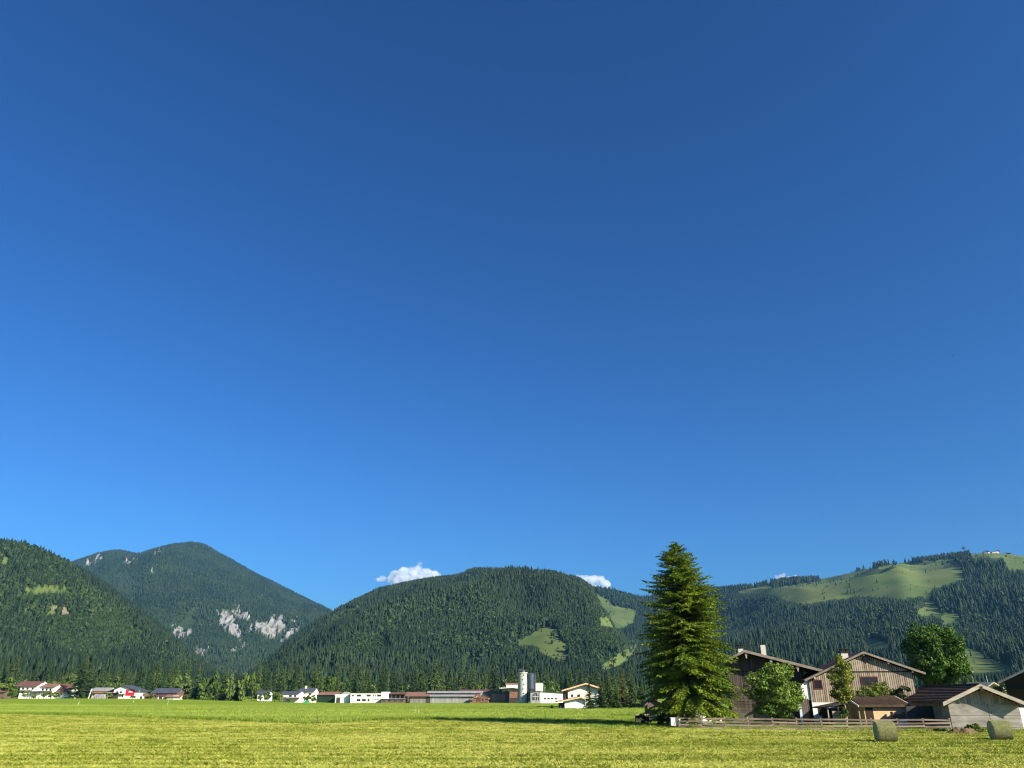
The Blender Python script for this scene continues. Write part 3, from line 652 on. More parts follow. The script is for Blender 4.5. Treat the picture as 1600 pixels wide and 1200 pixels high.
# ------------------------------------------------------------------ concrete barn with gable to the field
S = Site('concrete_barn', 'grey weathered concrete barn with pale gable edge behind the right hay bale', 'barn', 1489, 1139, 80, R(-12))
W = S.lx(1600, 1139); OV = -.95; xl, zl = S.p(1473, 1097.5, OV); xa, za = S.p(1531.5, 1069, OV); xr = 2*xa-xl; zr = zl
zc = S.lz(1099.5, 1500)
MB().prism([(0, -1.2), (W, -1.2), (W, zc), (0, zc)], 0, 17).build('wall', M_concrete, S.o)
MB().prism([(.02, zc), (W-.02, zc), (W-.02, rl(W, .25)), (xa, za-.25), (.02, rl(0, .25))], .1, 16.9).build('gable_wall', M_dwall, S.o)
boards(S, .02, W-.02, lambda x: zc+.003, lambda x: rl(x, .30), .30, .275, M_grey_wood, .098, .03)
for z in (zc-1.05, zc-2.1): MB().box(0, W, -.012, .02, z, z+.03).build('formwork_joint', M_stone, S.o)
MB().box(W*.56, W*.56+.03, -.013, .02, -.3, zc-.02).build('crack', M_stone, S.o)
ro = roof_front(S, xl, zl, xr, zr, xa, za, OV, 17.6, .16, M_roofbrown, M_barge, .34)
for sgn, (ex, ez) in ((0, (xl, zl)), (1, (xr, zr))):
    for k in range(11):
        f0 = k/11; f1 = (k+1.08)/11
        ax = ex+(xa-ex)*f0; az_ = ez+(za-ez)*f0; bx = ex+(xa-ex)*f1; bz = ez+(za-ez)*f1
        MB().prism([(ax, az_+.05), (bx, bz+.012), (bx, bz+.02), (ax, az_+.085)], -.98, 17.55).build('tile_course', M_roofbrown, ro)
MB().box(xa-.12, xa+.12, -1.0, 17.6, za-.02, za+.09).build('ridge_cap', M_roofbrown, ro)
MB().box(xa-.12, xa+.12, -1.03, -.2, za-.62, za-.2).build('purlin_end', M_darkband, S.o)
MB().box(W-.02, W+.5, .3, .7, -.5, zc-.35).build('white_pillar', M_white, S.o)
MB().box(-.5, .0, 3.0, 3.4, zc-.75, zc-.55).build('gutter_bracket', M_grey_wood, S.o)
MB().box(-2.6, -.02, 5.2, 5.4, -.2, zc-.3).build('side_lean_wall', M_sheddark, S.o)

# house at the right frame edge and low house behind the barn
S = Site('grey_roofed_house', 'dark timber house with grey roof cut by the right picture edge', 'house', 1582, 1120, 108, R(-34))
W = 13.0; xl, zl = S.p(1559, 1065.5, -2.2); xa, za = S.p(1634, 1030, -2.2); xr, zr = 2*xa-xl, zl
MB().prism([(0, -.3), (W, -.3), (W, rl(W, .3)), (xa, za-.3), (0, rl(0, .3))], 0, 11).build('wall', M_dwall, S.o)
roof_front(S, xl, zl, xr, zr, xa, za, -2.2, 12, .22, M_roofgrey, M_roofgrey, .28)
MB().box(-.3, W, -1.6, -.05, S.lz(1078), S.lz(1076)).build('balcony', M_darkband, S.o)
for k in range(5): window(S.o, 1+k*2.3, 2.1+k*2.3, 1.2, 2.5, -.02, M_frame_d)
S = Site('low_beige_house', 'low beige gabled house partly hidden behind the concrete barn roof', 'house', 1540, 1120, 124)
W = S.lx(1594, 1120); xl, zl = S.lx(1534, 1076), S.lz(1076); xa, za = S.lx(1549, 1065.5), S.lz(1065.5); xr, zr = S.lx(1568, 1077), S.lz(1077)
MB().prism([(0, -.3), (xr-.6, -.3), (xr-.6, rl(xr-.6, .2)), (xa, za-.2), (0, rl(0, .2))], 0, 6).build('wall', M_beige, S.o)
roof_front(S, xl, zl, xr, zr, xa, za, -.6, 6.5, .15, M_beige, M_barge, .2)
MB().prism([(xr-.59, -.3), (W, -.3), (W, S.lz(1083)), (xr-.59, S.lz(1078))], .6, 5).build('annex_wall', M_cream, S.o)
MB().prism([(xr-.8, S.lz(1077)), (W+.4, S.lz(1082)), (W+.4, S.lz(1080)), (xr-.8, S.lz(1075))], 0, 5.4).build('annex_roof', M_barge, S.o)
MB().tube((xa, 1, za), (xa, 1, za+.9), .03, .02, 6).build('antenna_rod', M_frame_w, S.o)

# ------------------------------------------------------------------ fence
def fence_line(name, label, pts, bay, h, rails, rw, m, group=None):
    root = tag(empty(name, (pts[0][0], pts[0][1], 0)), label, 'fence', group); ox, oy = pts[0]
    L_ = [0]
    for a, b in zip(pts, pts[1:]): L_.append(L_[-1]+math.dist(a, b))
    n = round(L_[-1]/bay)
    def at(s): return (float(np.interp(s, L_, [p[0] for p in pts]))-ox, float(np.interp(s, L_, [p[1] for p in pts]))-oy)
    q = [at(L_[-1]*i/n) for i in range(n+1)]
    for i, (x, y) in enumerate(q):
        z = gz(x+ox, y+oy); dx_ = random.uniform(-.07, .07)
        MB().prism([(x-.06, z-.3), (x+.06, z-.3), (x+.06+dx_, z+h+.07), (x-.06+dx_, z+h+.07)], y+.0, y+.11).build('post', m, root)
    for i in range(n):
        (xa_, ya_), (xb_, yb_) = q[i], q[i+1]; za_, zb_ = gz(xa_+ox, ya_+oy), gz(xb_+ox, yb_+oy)
        for r_ in rails:
            j0, j1 = random.uniform(-.04, .04), random.uniform(-.04, .04); mb = MB(); b = 0
            A0, B0 = (xa_+.01, ya_-.045), (xb_-.01, yb_-.045)
            mb.v = [(A0[0], A0[1], za_+r_+j0), (B0[0], B0[1], zb_+r_+j1), (B0[0], B0[1]+.04, zb_+r_+j1), (A0[0], A0[1]+.04, za_+r_+j0),
                    (A0[0], A0[1], za_+r_+rw+j0), (B0[0], B0[1], zb_+r_+rw+j1), (B0[0], B0[1]+.04, zb_+r_+rw+j1), (A0[0], A0[1]+.04, za_+r_+rw+j0)]
            mb.f = [(0,3,2,1),(4,5,6,7),(0,1,5,4),(1,2,6,5),(2,3,7,6),(3,0,4,7)]; mb.build('rail', m, root)
    return root
fence_line('rail_fence', 'long brown four-rail wooden fence in front of the farmstead', [gp(1061, 1138.5), gp(1240, 1140.5), gp(1488, 1143)], 2.35, 1.08, (.06, .34, .62, .90), .15, M_fence)
fence_line('garden_gate_fence', 'short dark wooden fence piece between shrubs left of the spruce', [gp(1010, 1128), gp(1032, 1128.5)], 1.2, 1.1, (.15, .5, .92), .13, M_shedwood)
# white box, dark trough
p = gp(1050, 1137)
S = Site('white_box', 'white rectangular board box at the left end of the rail fence', 'box', 1049.5, 1138, 85.0)
MB().box(0, .95, 0, .5, .28, .98).build('body', M_white, S.o)
for x in (0.08, .8): MB().box(x, x+.08, .1, .4, -.05, .28).build('leg', M_frame_d, S.o)
MB().box(-.03, .98, -.03, .53, .98, 1.02).build('lid', M_white, S.o)
S = Site('dark_trough', 'dark rectangular water trough in the grass left of the spruce', 'trough', 994, 1128, 101)
m = MB().box(0, 1.5, 0, .08, 0, .95).box(0, 1.5, .62, .7, 0, .95).box(0, .08, .08, .62, 0, .95).box(1.42, 1.5, .08, .62, 0, .95).box(.08, 1.42, .08, .62, .05, .4).build('tub', M_dwall, S.o)
MB().box(-.05, 1.55, -.05, .0, .86, .95).build('rim', M_barge, S.o)
S = Site('garden_hut', 'small dark wooden garden hut under the left side of the spruce', 'hut', 1013, 1124, 108)
W = S.lx(1032, 1124); MB().prism([(0, -.2), (W, -.2), (W, 2.0), (W/2, 2.7), (0, 2.0)], 0, 2.4).build('wall', M_shedwood, S.o)
xl, zl, xr, zr, xa, za = -.4, 1.95, W+.4, 1.95, W/2, 2.85; roof_front(S, xl, zl, xr, zr, xa, za, -.4, 2.8, .1, M_roofdark, M_bargeA, .14)
MB().box(W-.05, W+.25, -.1, .2, -.2, 2.0).build('post', M_tan, S.o); door(S.o, .3, 1.0, -.1, 1.7, M_sheddark)
S = Site('white_annex', 'low white walled annex glimpsed behind the spruce trunk', 'annex', 1070, 1124, 99)
W = S.lx(1128, 1124); MB().box(0, W, 0, 3, -.2, 2.2).build('wall', M_white, S.o); MB().prismx([(-.5, 2.2), (3.2, 2.9), (3.2, 3.0), (-.5, 2.32)], -.4, W+.3).build('roof', M_roofdark, S.o)
window(S.o, W*.55, W*.55+.8, .9, 1.7, 0); door(S.o, W*.3, W*.3+.8, -.1, 1.9, M_grey_wood)
S = Site('blue_tarp_stack', 'low stack under pale blue sheet behind the fence by the barn', 'stack', 1404, 1138, 86)
W = S.lx(1442, 1138); MB().box(.1, W-.1, .1, 1.1, 0, .6).build('stack', M_shedwood, S.o)
MB().prismx([(0, .25), (0, .72), (.6, .86), (1.2, .72), (1.2, .3), (1.17, .3), (1.17, .69), (.6, .82), (.03, .69), (.03, .25)], 0, W).build('sheet', M_blue, S.o)

# ------------------------------------------------------------------ hay bales
def bale(px, py, rz, label, tilt=0):
    x, y = gp(px, py); r, L_ = .70, 1.26
    root = tag(empty('hay_bale', (x, y+.35, gz(x, y)), rz), label, 'hay bale', 'round hay bales on the mown field')
    n, k = 40, 14; V = []; F = []; q = random.Random(px)
    for j in range(k+1):
        xx = -L_/2+L_*j/k
        for i in range(n):
            a = 2*math.pi*i/n; rr = r*(1+.012*math.sin(3*a+px)+.012*q.random()-.02*(abs(j-k/2)/(k/2))**8); z = r+rr*math.sin(a)
            V.append((xx, rr*math.cos(a), max(z, .02) if z > .09 else .02))
    for j in range(k):
        for i in range(n): i2 = (i+1) % n; F.append((j*n+i, j*n+i2, (j+1)*n+i2, (j+1)*n+i))
    o = link('roll', np_mesh('roll', V, F, M_bale, True), root)
    for s_ in (-1, 1):      # spiral end faces
        V = [(s_*L_/2, 0, r)]; F = []
        for t in range(1, 7):
            for i in range(n):
                a = 2*math.pi*i/n; rr = r*.985*t/6; V.append((s_*(L_/2+.02-.03*((t+i/n) % 1)+.02*q.random()-.03*(t == 6)), rr*math.cos(a), max(r+rr*math.sin(a), .03)))
        for i in range(n): F.append((0, 1+i, 1+(i+1) % n, 1+(i+1) % n))
        T = [(0, 1+i, 1+(i+1) % n) for i in range(n)]; mb = MB(); mb.v = V; mb.f = T
        for t in range(5):
            for i in range(n): i2 = (i+1) % n; mb.f.append((1+t*n+i, 1+t*n+i2, 1+(t+1)*n+i2, 1+(t+1)*n+i))
        mb.build('end_face', M_net, root)
    wisps = MB()
    for i in range(900):
        a = q.uniform(-.6, 3.7); xx = q.uniform(-L_/2, L_/2); b = Vector((xx, r*.99*math.cos(a), r+r*.99*math.sin(a))); d_ = Vector((q.uniform(-1, 1), math.cos(a)*.6+q.uniform(-.4, .4), math.sin(a)*.6+q.uniform(-.6, .3))).normalized()
        if b.z < .1: continue
        e = b+d_*q.uniform(.05, .14); s0 = Vector((.008, 0, .008)); i0 = len(wisps.v); wisps.v += [tuple(b-s0), tuple(b+s0), tuple(e)]; wisps.f.append((i0, i0+1, i0+2))
    tag(wisps.build('loose_straw', M_net, root), kind='stuff')
bale(1389.5, 1161.8, R(-8), 'round green hay bale standing in front of the fence')
bale(1570.5, 1158.2, R(-10), 'round green hay bale near the right edge before the concrete barn')

# dung heap with weeds
def heap(name, label, cat, px0, px1, pyb, h, m, d=None, seed=0):
    x0, y0 = gp(px0, pyb); x1, _ = gp(px1, pyb); w_ = x1-x0; n = 60; V = []; F = []
    xs = np.linspace(-.5, .5, n); Xg, Yg = np.meshgrid(xs, xs); rr = np.sqrt((Xg/.5)**2+(Yg/.5)**2)
    Zg = np.maximum(0, 1-rr**1.8)*h*(.55+.6*(fbm(Xg*6, Yg*6, seed, 5)+.35)+.25*fbm(Xg*22, Yg*22, seed+5, 3))-.04
    V = np.stack([Xg*w_, Yg*w_*.7, Zg], -1).reshape(-1, 3); I = np.arange(n*n).reshape(n, n)
    F = np.stack([I[:-1, :-1], I[:-1, 1:], I[1:, 1:], I[1:, :-1]], -1).reshape(-1, 4)
    o = link(name, np_mesh(name, V, F, m, True)); o.location = ((x0+x1)/2, y0+w_*.35, gz((x0+x1)/2, y0)); return tag(o, label, cat)
heap('dung_heap', 'brown heap of earth and straw at the end of the fence', 'heap', 1486, 1552, 1148, .6, M_earth, seed=5)

# ------------------------------------------------------------------ hero spruce
def hero_spruce():
    px, d = 1083, 89.0; x = fx(px, 1136, d); z0 = gz(x, d); H_ = fz(850, d)-z0
    root = tag(empty('spruce_tree', (x, d, z0)), 'tall broad bright green spruce towering over the farmstead', 'tree')
    MB().path([(0, 0, -.3), (-.05, 0, 1.5), (-.1, .05, 5), (-.2, 0, 10), (-.35, 0, H_*.85), (-.42, 0, H_*.985)], [.42, .34, .28, .18, .07, .015], 10).build('trunk', M_bark, root, True)
    q = random.Random(5); V = []; F = []; bw = MB()
    prof_t = [0, .03, .065, .12, .17, .26, .35, .53, .7, .82, .9, .97]; prof_r = [.15, .8, 1.7, 2.3, 2.9, 4.2, 4.8, 5.2, 5.4, 5.4, 4.6, 3.2]
    levels = 84
    for k in range(levels):
        t = (k+.5)/levels; t = t**.95; zc = H_*(1-t)
        if zc < 1.9: continue
        Rr = np.interp(t, prof_t, prof_r); nb = int(13+8*t) if t < .3 else 15
        for b in range(nb):
            a = q.random()*6.283; ca, sa = math.cos(a), math.sin(a)
            gap = .55 if (.15 < t < .42 and ca < -.2) else 1.0
            if q.random() > (.70 if gap < 1 else .93): continue
            l = Rr*q.uniform(.5, 1.1)*(1.0 if ca > -.3 else .96); z = zc+q.uniform(-.35, .35)
            up = .42*(1-t)**1.5-.10+.06*q.random(); dr = .20+.30*t
            cx = -.42*(1-t)
            def pos(s): return Vector((cx+ca*l*s, sa*l*s, z+l*(up*s-dr*s*s+.16*s**4)))
            bw.tube(pos(0), pos(.55), .035+.008*l, .02, 4); bw.tube(pos(.55), pos(.97), .02, .006, 3)
            ns = max(4, int(l/.16)); side = Vector((-sa, ca, 0))
            for i in range(ns):
                s = .12+.88*(i+q.random())/ns; c = pos(s); fw = (pos(min(1.02, s+.05))-c).normalized()
                for sg in (-1, 1):
                    if q.random() < .10: continue
                    bl = (.25+.75*l*.24*(1.12-s))*q.uniform(.7, 1.25)*min(1, .45+s*1.3); n2 = max(2, int(bl/.14))
                    dv = (fw*q.uniform(.45, .9)+side*sg*q.uniform(.6, 1.0)+Vector((0, 0, -.28+.2*q.random()))).normalized()
                    for j in range(n2):
                        p0 = c+dv*bl*(j/n2)+Vector((0, 0, -.10*(j/n2)**2*bl*3)); le = bl/n2*1.7
                        dd = (dv+Vector((q.uniform(-.35, .35), q.uniform(-.35, .35), q.uniform(-.45, .12)))).normalized()
                        wv = dd.cross(Vector((q.uniform(-1.3, 1.3), q.uniform(-1.3, 1.3), 1))).normalized()*(.07*q.uniform(.7, 1.4))
                        i0 = len(V); e = p0+dd*le; mid = p0+dd*le*.45
                        V += [tuple(p0), tuple(mid+wv), tuple(e), tuple(mid-wv)]; F.append((i0, i0+1, i0+2, i0+3))
    o = link('crown', np_mesh('spruce_crown', V, F, M_spruce), root); bw.build('branch', M_bark, root)
    print('spruce quads', len(F))
hero_spruce()

# ------------------------------------------------------------------ near broadleaf trees and shrubs
def leafy(name, label, cat, px, pyt, pyb_crown, wpx, d, m, n, clumps, size, seed, bark=None, trunk_r=.12, shape=None, group=None, py_ref=None, limbs=True, depth=1.0):
    pm = py_ref or (pyt+pyb_crown)/2; x = fx(px, pm, d); z0 = gz(x, d); ztop = fz(pyt, d)-z0; zbot = max(.05, fz(pyb_crown, d)-z0)
    w_ = fx(px+wpx/2, pm, d)-fx(px-wpx/2, pm, d); hc = ztop-zbot
    root = tag(empty(name, (x, d, z0), 0), label, cat, group)
    C, Nn, cs = crown_points(n, clumps, seed, shape); C = C*np.array([w_*1.02, w_*depth, hc*1.02])+np.array([0, 0, zbot])
    V, F = leafcards(C, Nn, size, seed); link('crown', np_mesh(name+'_crown', V, F, m), root)
    if limbs:
        b = MB(); fork = zbot+hc*.18; b.path([(0, 0, -.15), (.04*w_, 0, fork*.5), (0, 0, fork), (.02*w_, .02*w_, zbot+hc*.6)], [trunk_r*1.25, trunk_r, trunk_r*.85, trunk_r*.35], 8)
        for c in cs[::max(1, len(cs)//16)]:
            e = Vector((c[0]*.44*w_, c[1]*.44*w_*depth, zbot+hc*(.5+.44*c[2]))); s0 = Vector((0, 0, fork+min(.5, max(0, (e.z-fork)*.35)))); mid = s0.lerp(e, .5)+Vector((0, 0, .06*hc))
            b.path([s0, mid, e], [trunk_r*.45, trunk_r*.28, trunk_r*.1], 5)
        b.build('trunk', bark or M_bark, root, True)
    return root
leafy('maple_tree', 'large dark green broadleaf tree standing behind the brown barn roof', 'tree', 1461, 967, 1088, 94, 106, M_maple, 24000, 80, .30, 41, trunk_r=.26)
leafy('round_bush_tree', 'round pale leafed bush tree in front of dark timber house', 'tree', 1208, 1033, 1130, 88, 90, M_apple, 20000, 60, .22, 42, trunk_r=.12)
leafy('slim_tree', 'slim yellow green young tree with pale trunk before the boarded house', 'tree', 1314, 1024, 1104, 47, 89.5, M_birch, 7500, 36, .18, 43, bark=M_bark_l, trunk_r=.07, py_ref=1070)
for i, (px, pt, pb, wp, dd, mm, lb) in enumerate([
    (1352, 1068, 1104, 40, 93.6, M_shrub, 'leafy shrub behind left half of the tan shed roof'), (1380, 1064, 1100, 42, 94.0, M_shrub, 'bright leafy shrub behind the middle of tan shed roof'),
    (1408, 1071, 1100, 34, 93.8, M_dshrub, 'darker shrub between tan shed roof and barn roof'),
    (1056, 1098, 1136, 30, 92, M_shrub, 'light green shrub left of the spruce trunk'), (1003, 1116, 1136, 22, 90, M_dshrub, 'small dark bush at left of the dark trough'),
    (1036, 1114, 1137, 22, 88.6, M_dshrub, 'small dark bush left of the white box'), (1072, 1104, 1136, 20, 93.5, M_dshrub, 'dark conifer shrub beside the spruce trunk'), (1118, 1104, 1134, 30, 91.5, M_shrub, 'shrub under the right side of the spruce'),
    (1232, 1112, 1136, 30, 89, M_dshrub, 'low dark shrub right of the round bush tree'),
    (1524, 1131, 1149, 32, 75.5, M_shrub, 'green weeds growing on the right of the earth heap'), (1556, 1134, 1150, 30, 75.5, M_shrub, 'green weeds at the foot of the concrete wall'), (1500, 1139, 1148, 20, 75.0, M_shrub, 'low weeds in front of the earth heap'), (1470, 1139, 1147, 22, 77.2, M_dshrub, 'low weeds at the right end of the fence'),
    (1318, 1106, 1126, 16, 88.8, M_shrub, 'low shoots around the slim tree trunk')]):
    leafy('shrub', lb, 'shrub', px, pt, pb, wp, dd, mm, 1500, 14, .17, 60+i, trunk_r=.03, group='shrubs around the farmstead')

# ------------------------------------------------------------------ middle distance trees
MC = [conifer_crown('conifer_crown', 200+i, M_mconif, 30, 11, 4, .35, .75+.1*(i % 3)) for i in range(7)]
MLv = [leaf_crown('leaf_crown', 300+i, M_mleaf, 1000, 22, .12, .08) for i in range(5)]
ML2 = [leaf_crown('tall_leaf_crown', 320+i, M_mleaf, 1700, 34, .105, .01) for i in range(3)]
MCop = leaf_crown('copper_crown', 340, M_copper, 420, 12, .13, .1); MLar = [conifer_crown('larch_crown', 350+i, M_larch, 28, 9, 4, .2, .85) for i in range(2)]
TRK = trunk_mesh('trunk', M_bark, .3, .03, .85); TRKC = trunk_mesh('conifer_trunk', M_bark, .3, .035, .96)
def tree(name, label, px, pyt, wpx, d, crown, group=None, conif=True, hgt=None, wid=None, cat='tree'):
    x = fx(px, 1085, d); z0 = gz(x, d); h = hgt or (fz(pyt, d)-z0); w_ = wid or (fx(px+wpx, 1085, d)-x)
    root = tag(empty(name, (x, d, z0), random.uniform(0, 6.28), (w_, w_, h)), label, cat, group)
    link('crown', crown, root); t = link('trunk', TRKC if conif else TRK, root); return root
tree('spruce_tree', 'tall dark spruce standing between the maroon-roofed and grey-roofed houses', 122, 1030, 42, 395, MC[0])
tree('broadleaf_tree', 'light green rounded tree at the left picture edge', 6, 1054, 30, 400, MLv[0], conif=False)
tree('broadleaf_tree', 'small bush before the white house at the far left', 19, 1073, 17, 392, MLv[1], conif=False)
tree('broadleaf_tree', 'pale shrub at the porch of the white maroon-roofed house', 39, 1078, 10, 391, MLv[2], conif=False)
tree('broadleaf_tree', 'shrub at the right corner of the white maroon-roofed house', 69, 1082, 10, 391, MLv[3], conif=False)
tree('broadleaf_tree', 'pale broadleaf tree left of the tall dark spruce', 106, 1052, 24, 420, MLv[4], conif=False)
tree('copper_tree', 'dark red leaved small tree beside the tree row', 290, 1070, 15, 412, MCop, conif=False)
tree('broadleaf_tree', 'round light bush left of the tree row', 292, 1083, 17, 392, MLv[0], conif=False)
row = 'trees of the row beside the meadow'
tree('spruce_tree', 'leftmost tall conifer of the tree row', 306, 1036, 26, 405, MC[1], row); tree('spruce_tree', 'second conifer in the row, behind the leafy trees', 333, 1044, 26, 418, MC[2], row)
tree('broadleaf_tree', 'lowest leftmost leafy tree of the row', 319, 1058, 22, 397, ML2[0], row, False); tree('broadleaf_tree', 'second leafy tree of the row from the left', 336, 1050, 21, 396, ML2[1], row, False)
tree('spruce_tree', 'third conifer of the row with pointed tip', 350, 1041, 24, 403, MC[3], row); tree('broadleaf_tree', 'narrow leafy tree in the middle of the row', 359, 1053, 17, 395, ML2[2], row, False)
tree('spruce_tree', 'rightmost pointed conifer of the row', 369, 1038, 22, 405, MC[4], row); tree('broadleaf_tree', 'fourth leafy tree of the row from the left', 379, 1050, 18, 396, ML2[0], row, False)
tree('broadleaf_tree', 'rightmost leafy tree of the row', 394, 1051, 18, 397, ML2[1], row, False)
for px, pt, w_, d, c, cf, lb in [(418, 1080, 14, 398, MLv[1], False, 'shrub right of the small white cottage'), (430, 1080, 12, 398, MLv[3], False, 'second shrub right of the small white cottage'), (461, 1082, 14, 405, MLv[2], False, 'small tree between the two white houses'), (480, 1084, 12, 398, MLv[0], False, 'small tree in front of the cream house'),
                           (497, 1066, 13, 450, MLv[4], False, 'light green tree behind the dark green shed'), (462, 1073, 12, 432, MLv[1], False, 'pale tree behind the white houses'), (216, 1071, 8, 430, MLv[2], False, 'slim bush right of the red banner house'), (228, 1082, 12, 404, MLv[3], False, 'bush left of the slate roofed house')]:
    tree('broadleaf_tree', lb, px, pt, w_, d, c, conif=cf)
for px, pt, w_, d, c, lb in [(80, 1077, 13, 396, MLv[0], 'bush between the white chalet and the maroon-roofed house'), (54, 1084, 8, 388, MLv[4], 'low bush before the porch of the white chalet'), (90, 1080, 12, 390, MLv[1], 'bush before the maroon-roofed house'), (171, 1082, 11, 389, MLv[2], 'bush between the dark carport and red panel house'), (208, 1087, 12, 391, MLv[3], 'low bush under the red panel'),
                        (236, 1083, 11, 386, MLv[4], 'bush at the left corner of the slate roofed house'), (408, 1084, 10, 404, MLv[0], 'bush before the small white cottage'), (438, 1082, 13, 396, MLv[1], 'bush at the left corner of the white awning house'), (452, 1091, 10, 392, MLv[3], 'low bush under the awning of the white house'), (490, 1085, 12, 404, MLv[2], 'bush left of the dark green shed')]:
    tree('broadleaf_tree', lb, px, pt, w_, d, c, conif=False)
tree('spruce_tree', 'dark conifer in front of the cream house gable', 921, 1062, 27, 182, MC[5]); tree('spruce_tree', 'dark conifer right of the cream house', 938, 1062, 26, 190, MC[6])
tree('spruce_tree', 'taller dark conifer in the clump right of the cream house', 951, 1052, 30, 196, MC[0]); tree('larch_tree', 'yellowish larch with pale trunk in the conifer clump', 973, 1044, 30, 200, MLar[0])
tree('spruce_tree', 'dark conifer right of the yellowish larch', 988, 1054, 30, 196, MC[2]); tree('spruce_tree', 'low dark conifer at the right end of clump', 1003, 1062, 26, 192, MC[3])
tree('spruce_tree', 'low dark conifer in the middle of the clump', 962, 1066, 26, 186, MC[4])
tree('broadleaf_tree', 'tiny round clipped bush on the meadow before the garage', 862, 1101, 5, 196, MLv[2], conif=False)
tree('broadleaf_tree', 'pale broadleaf tree behind the concrete barn roof', 1524, 1049, 15, 160, MLv[0], conif=False); tree('broadleaf_tree', 'second pale tree behind the concrete barn roof', 1515, 1052, 14, 165, MLv[4], conif=False)
tree('broadleaf_tree', 'green tree between barn roof and grey roofed house', 1562, 1066, 20, 118, MLv[1], conif=False)
# forest edge along the valley floor
rr = random.Random(77); ORD = ['first', 'second', 'third', 'fourth', 'fifth', 'sixth', 'seventh', 'eighth', 'ninth', 'tenth', 'eleventh', 'twelfth', 'thirteenth', 'fourteenth', 'fifteenth', 'sixteenth', 'seventeenth', 'eighteenth', 'nineteenth', 'twentieth']
edge_seg = [(-40, 25, 'the brown cabin at the left edge'), (25, 82, 'the white maroon-roofed chalet'), (82, 140, 'the tall dark spruce'), (140, 172, 'the flowered balcony house'), (172, 225, 'the red panel house'), (225, 290, 'the slate roofed house'),
    (395, 435, 'the small white cottage'), (435, 492, 'the white awning house'), (492, 545, 'the dark green shed'), (545, 600, 'the white office block'), (600, 640, 'the open saw shed'), (640, 675, 'the slatted timber shed'), (675, 740, 'the long grey shed'), (740, 800, 'the brown sawmill hall'),
    (800, 845, 'the concrete silo'), (845, 885, 'the white hall'), (885, 935, 'the cream gabled house'), (935, 1000, 'the conifer clump'), (1495, 1552, 'the concrete barn'), (1552, 1610, 'the grey roofed house')]
cnt = 0
for (a, b, what) in edge_seg:
    n = int((b-a)/3.6); L_ = []
    for i in range(n):
        px = a+(b-a)*(i+rr.random())/n; d = rr.uniform(455, 590) if a < 1400 else rr.uniform(330, 420); leaf = rr.random() < .2
        h = (rr.uniform(9, 15) if leaf else rr.uniform(14, 25))*(1 if a < 1400 else .5)
        L_.append((px, d, leaf, h))
    k1 = k2 = 0
    for (px, d, leaf, h) in sorted(L_):
        if leaf: tree('broadleaf_tree', '%s leafy edge tree from the left behind %s' % (ORD[k1], what), px, 0, 0, d, rr.choice(MLv), 'forest edge along the valley', False, h, h*rr.uniform(.55, .8)); k1 += 1
        else: tree('spruce_tree', '%s edge spruce from the left behind %s' % (ORD[k2], what), px, 0, 0, d, rr.choice(MC), 'forest edge along the valley', True, h, h*rr.uniform(.28, .40)); k2 += 1
        cnt += 1
print('edge trees', cnt)

# ------------------------------------------------------------------ distant houses and sawmill
def block(S, x0, x1, y0, y1, z0, z1, m, name='wall'): return MB().box(x0, x1, y0, y1, z0, z1).build(name, m, S.o)
def gable_front(S, p0, p1, pyb, eL, ap, eR, depth, wall, roof, ov=.8, barge=None, t=.25, oy=-.8):
    """gable turned to the camera; eL, ap, eR photo pixels of left eave end, apex and right eave end"""
    x0, x1 = S.lx(p0, pyb), S.lx(p1, pyb); xl, zl = S.p(*eL); xa, za = S.p(*ap); xr, zr = S.p(*eR)
    r = lambda x: (zl+(za-zl)*(x-xl)/(xa-xl) if x < xa else za+(zr-za)*(x-xa)/(xr-xa))-t
    MB().prism([(x0, -.6), (x1, -.6), (x1, r(x1)), (xa, za-t), (x0, r(x0))], 0, depth).build('wall', wall, S.o)
    return roof_front(S, xl, zl, xr, zr, xa, za, oy, depth+.7, t, roof, barge, t+.1)
def gable_side(S, p0, p1, pyb, pe, pr, depth, wall, roof, ov=.7, t=.22, r0=None, r1=None, fy=-.8, barge=None):
    """ridge along the front; pe eave row, pr ridge row of the photo"""
    x0, x1 = S.lx(p0, pyb), S.lx(p1, pyb); ze = S.lz(pe); zr = S.lz(pr, None, depth/2)
    MB().prismx([(0, -.6), (depth, -.6), (depth, ze-.2), (depth/2, zr-t), (0, ze-t+.05)], x0, x1).build('wall', wall, S.o)
    return roof_side(S, S.lx(r0, pe) if r0 else x0-ov, S.lx(r1, pe) if r1 else x1+ov, fy, ze, depth/2, zr, depth-fy, ze, t, roof, barge)
def wins(S, pyb, lst, frame=None, t=.12, bars=0, y=0.0):
    for (a, b, c, d_) in lst: window(S.o, S.lx(a, pyb), S.lx(b, pyb), S.lz(d_), S.lz(c), y, frame or M_frame_d, t=t, bars=bars, proud=.08)

S = Site('brown_cabin', 'small brown cabin cut by the left picture edge', 'house', -16, 1088, 398); gable_side(S, -16, 5, 1088, 1081, 1077, 7, M_shedwood, M_roofmaroon)
wins(S, 1088, [(-8, -5, 1083, 1086)])
S = Site('white_chalet', 'white house with long maroon roof at the far left', 'house', 29, 1088, 400)
ro = gable_side(S, 29, 57, 1088, 1072, 1064.5, 10, M_white, M_roofmaroon, r0=24, r1=59); wins(S, 1088, [(32, 35, 1074.5, 1077.5), (39, 42, 1074.5, 1077.5), (47, 50, 1074.5, 1077.5), (32, 35, 1080, 1083), (40, 43, 1080, 1083)])
x0, x1 = S.lx(57.2, 1088), S.lx(79, 1088); ze, zr = S.lz(1073), S.lz(1068)
MB().prismx([(1.2, -.6), (9, -.6), (9, ze-.2), (5, zr-.2), (1.2, ze-.2)], x0, x1).build('wing_wall', M_white, S.o); roof_side(S, x0+.3, x1+.8, .3, ze, 5, zr, 9.8, ze, .2, M_roofred)
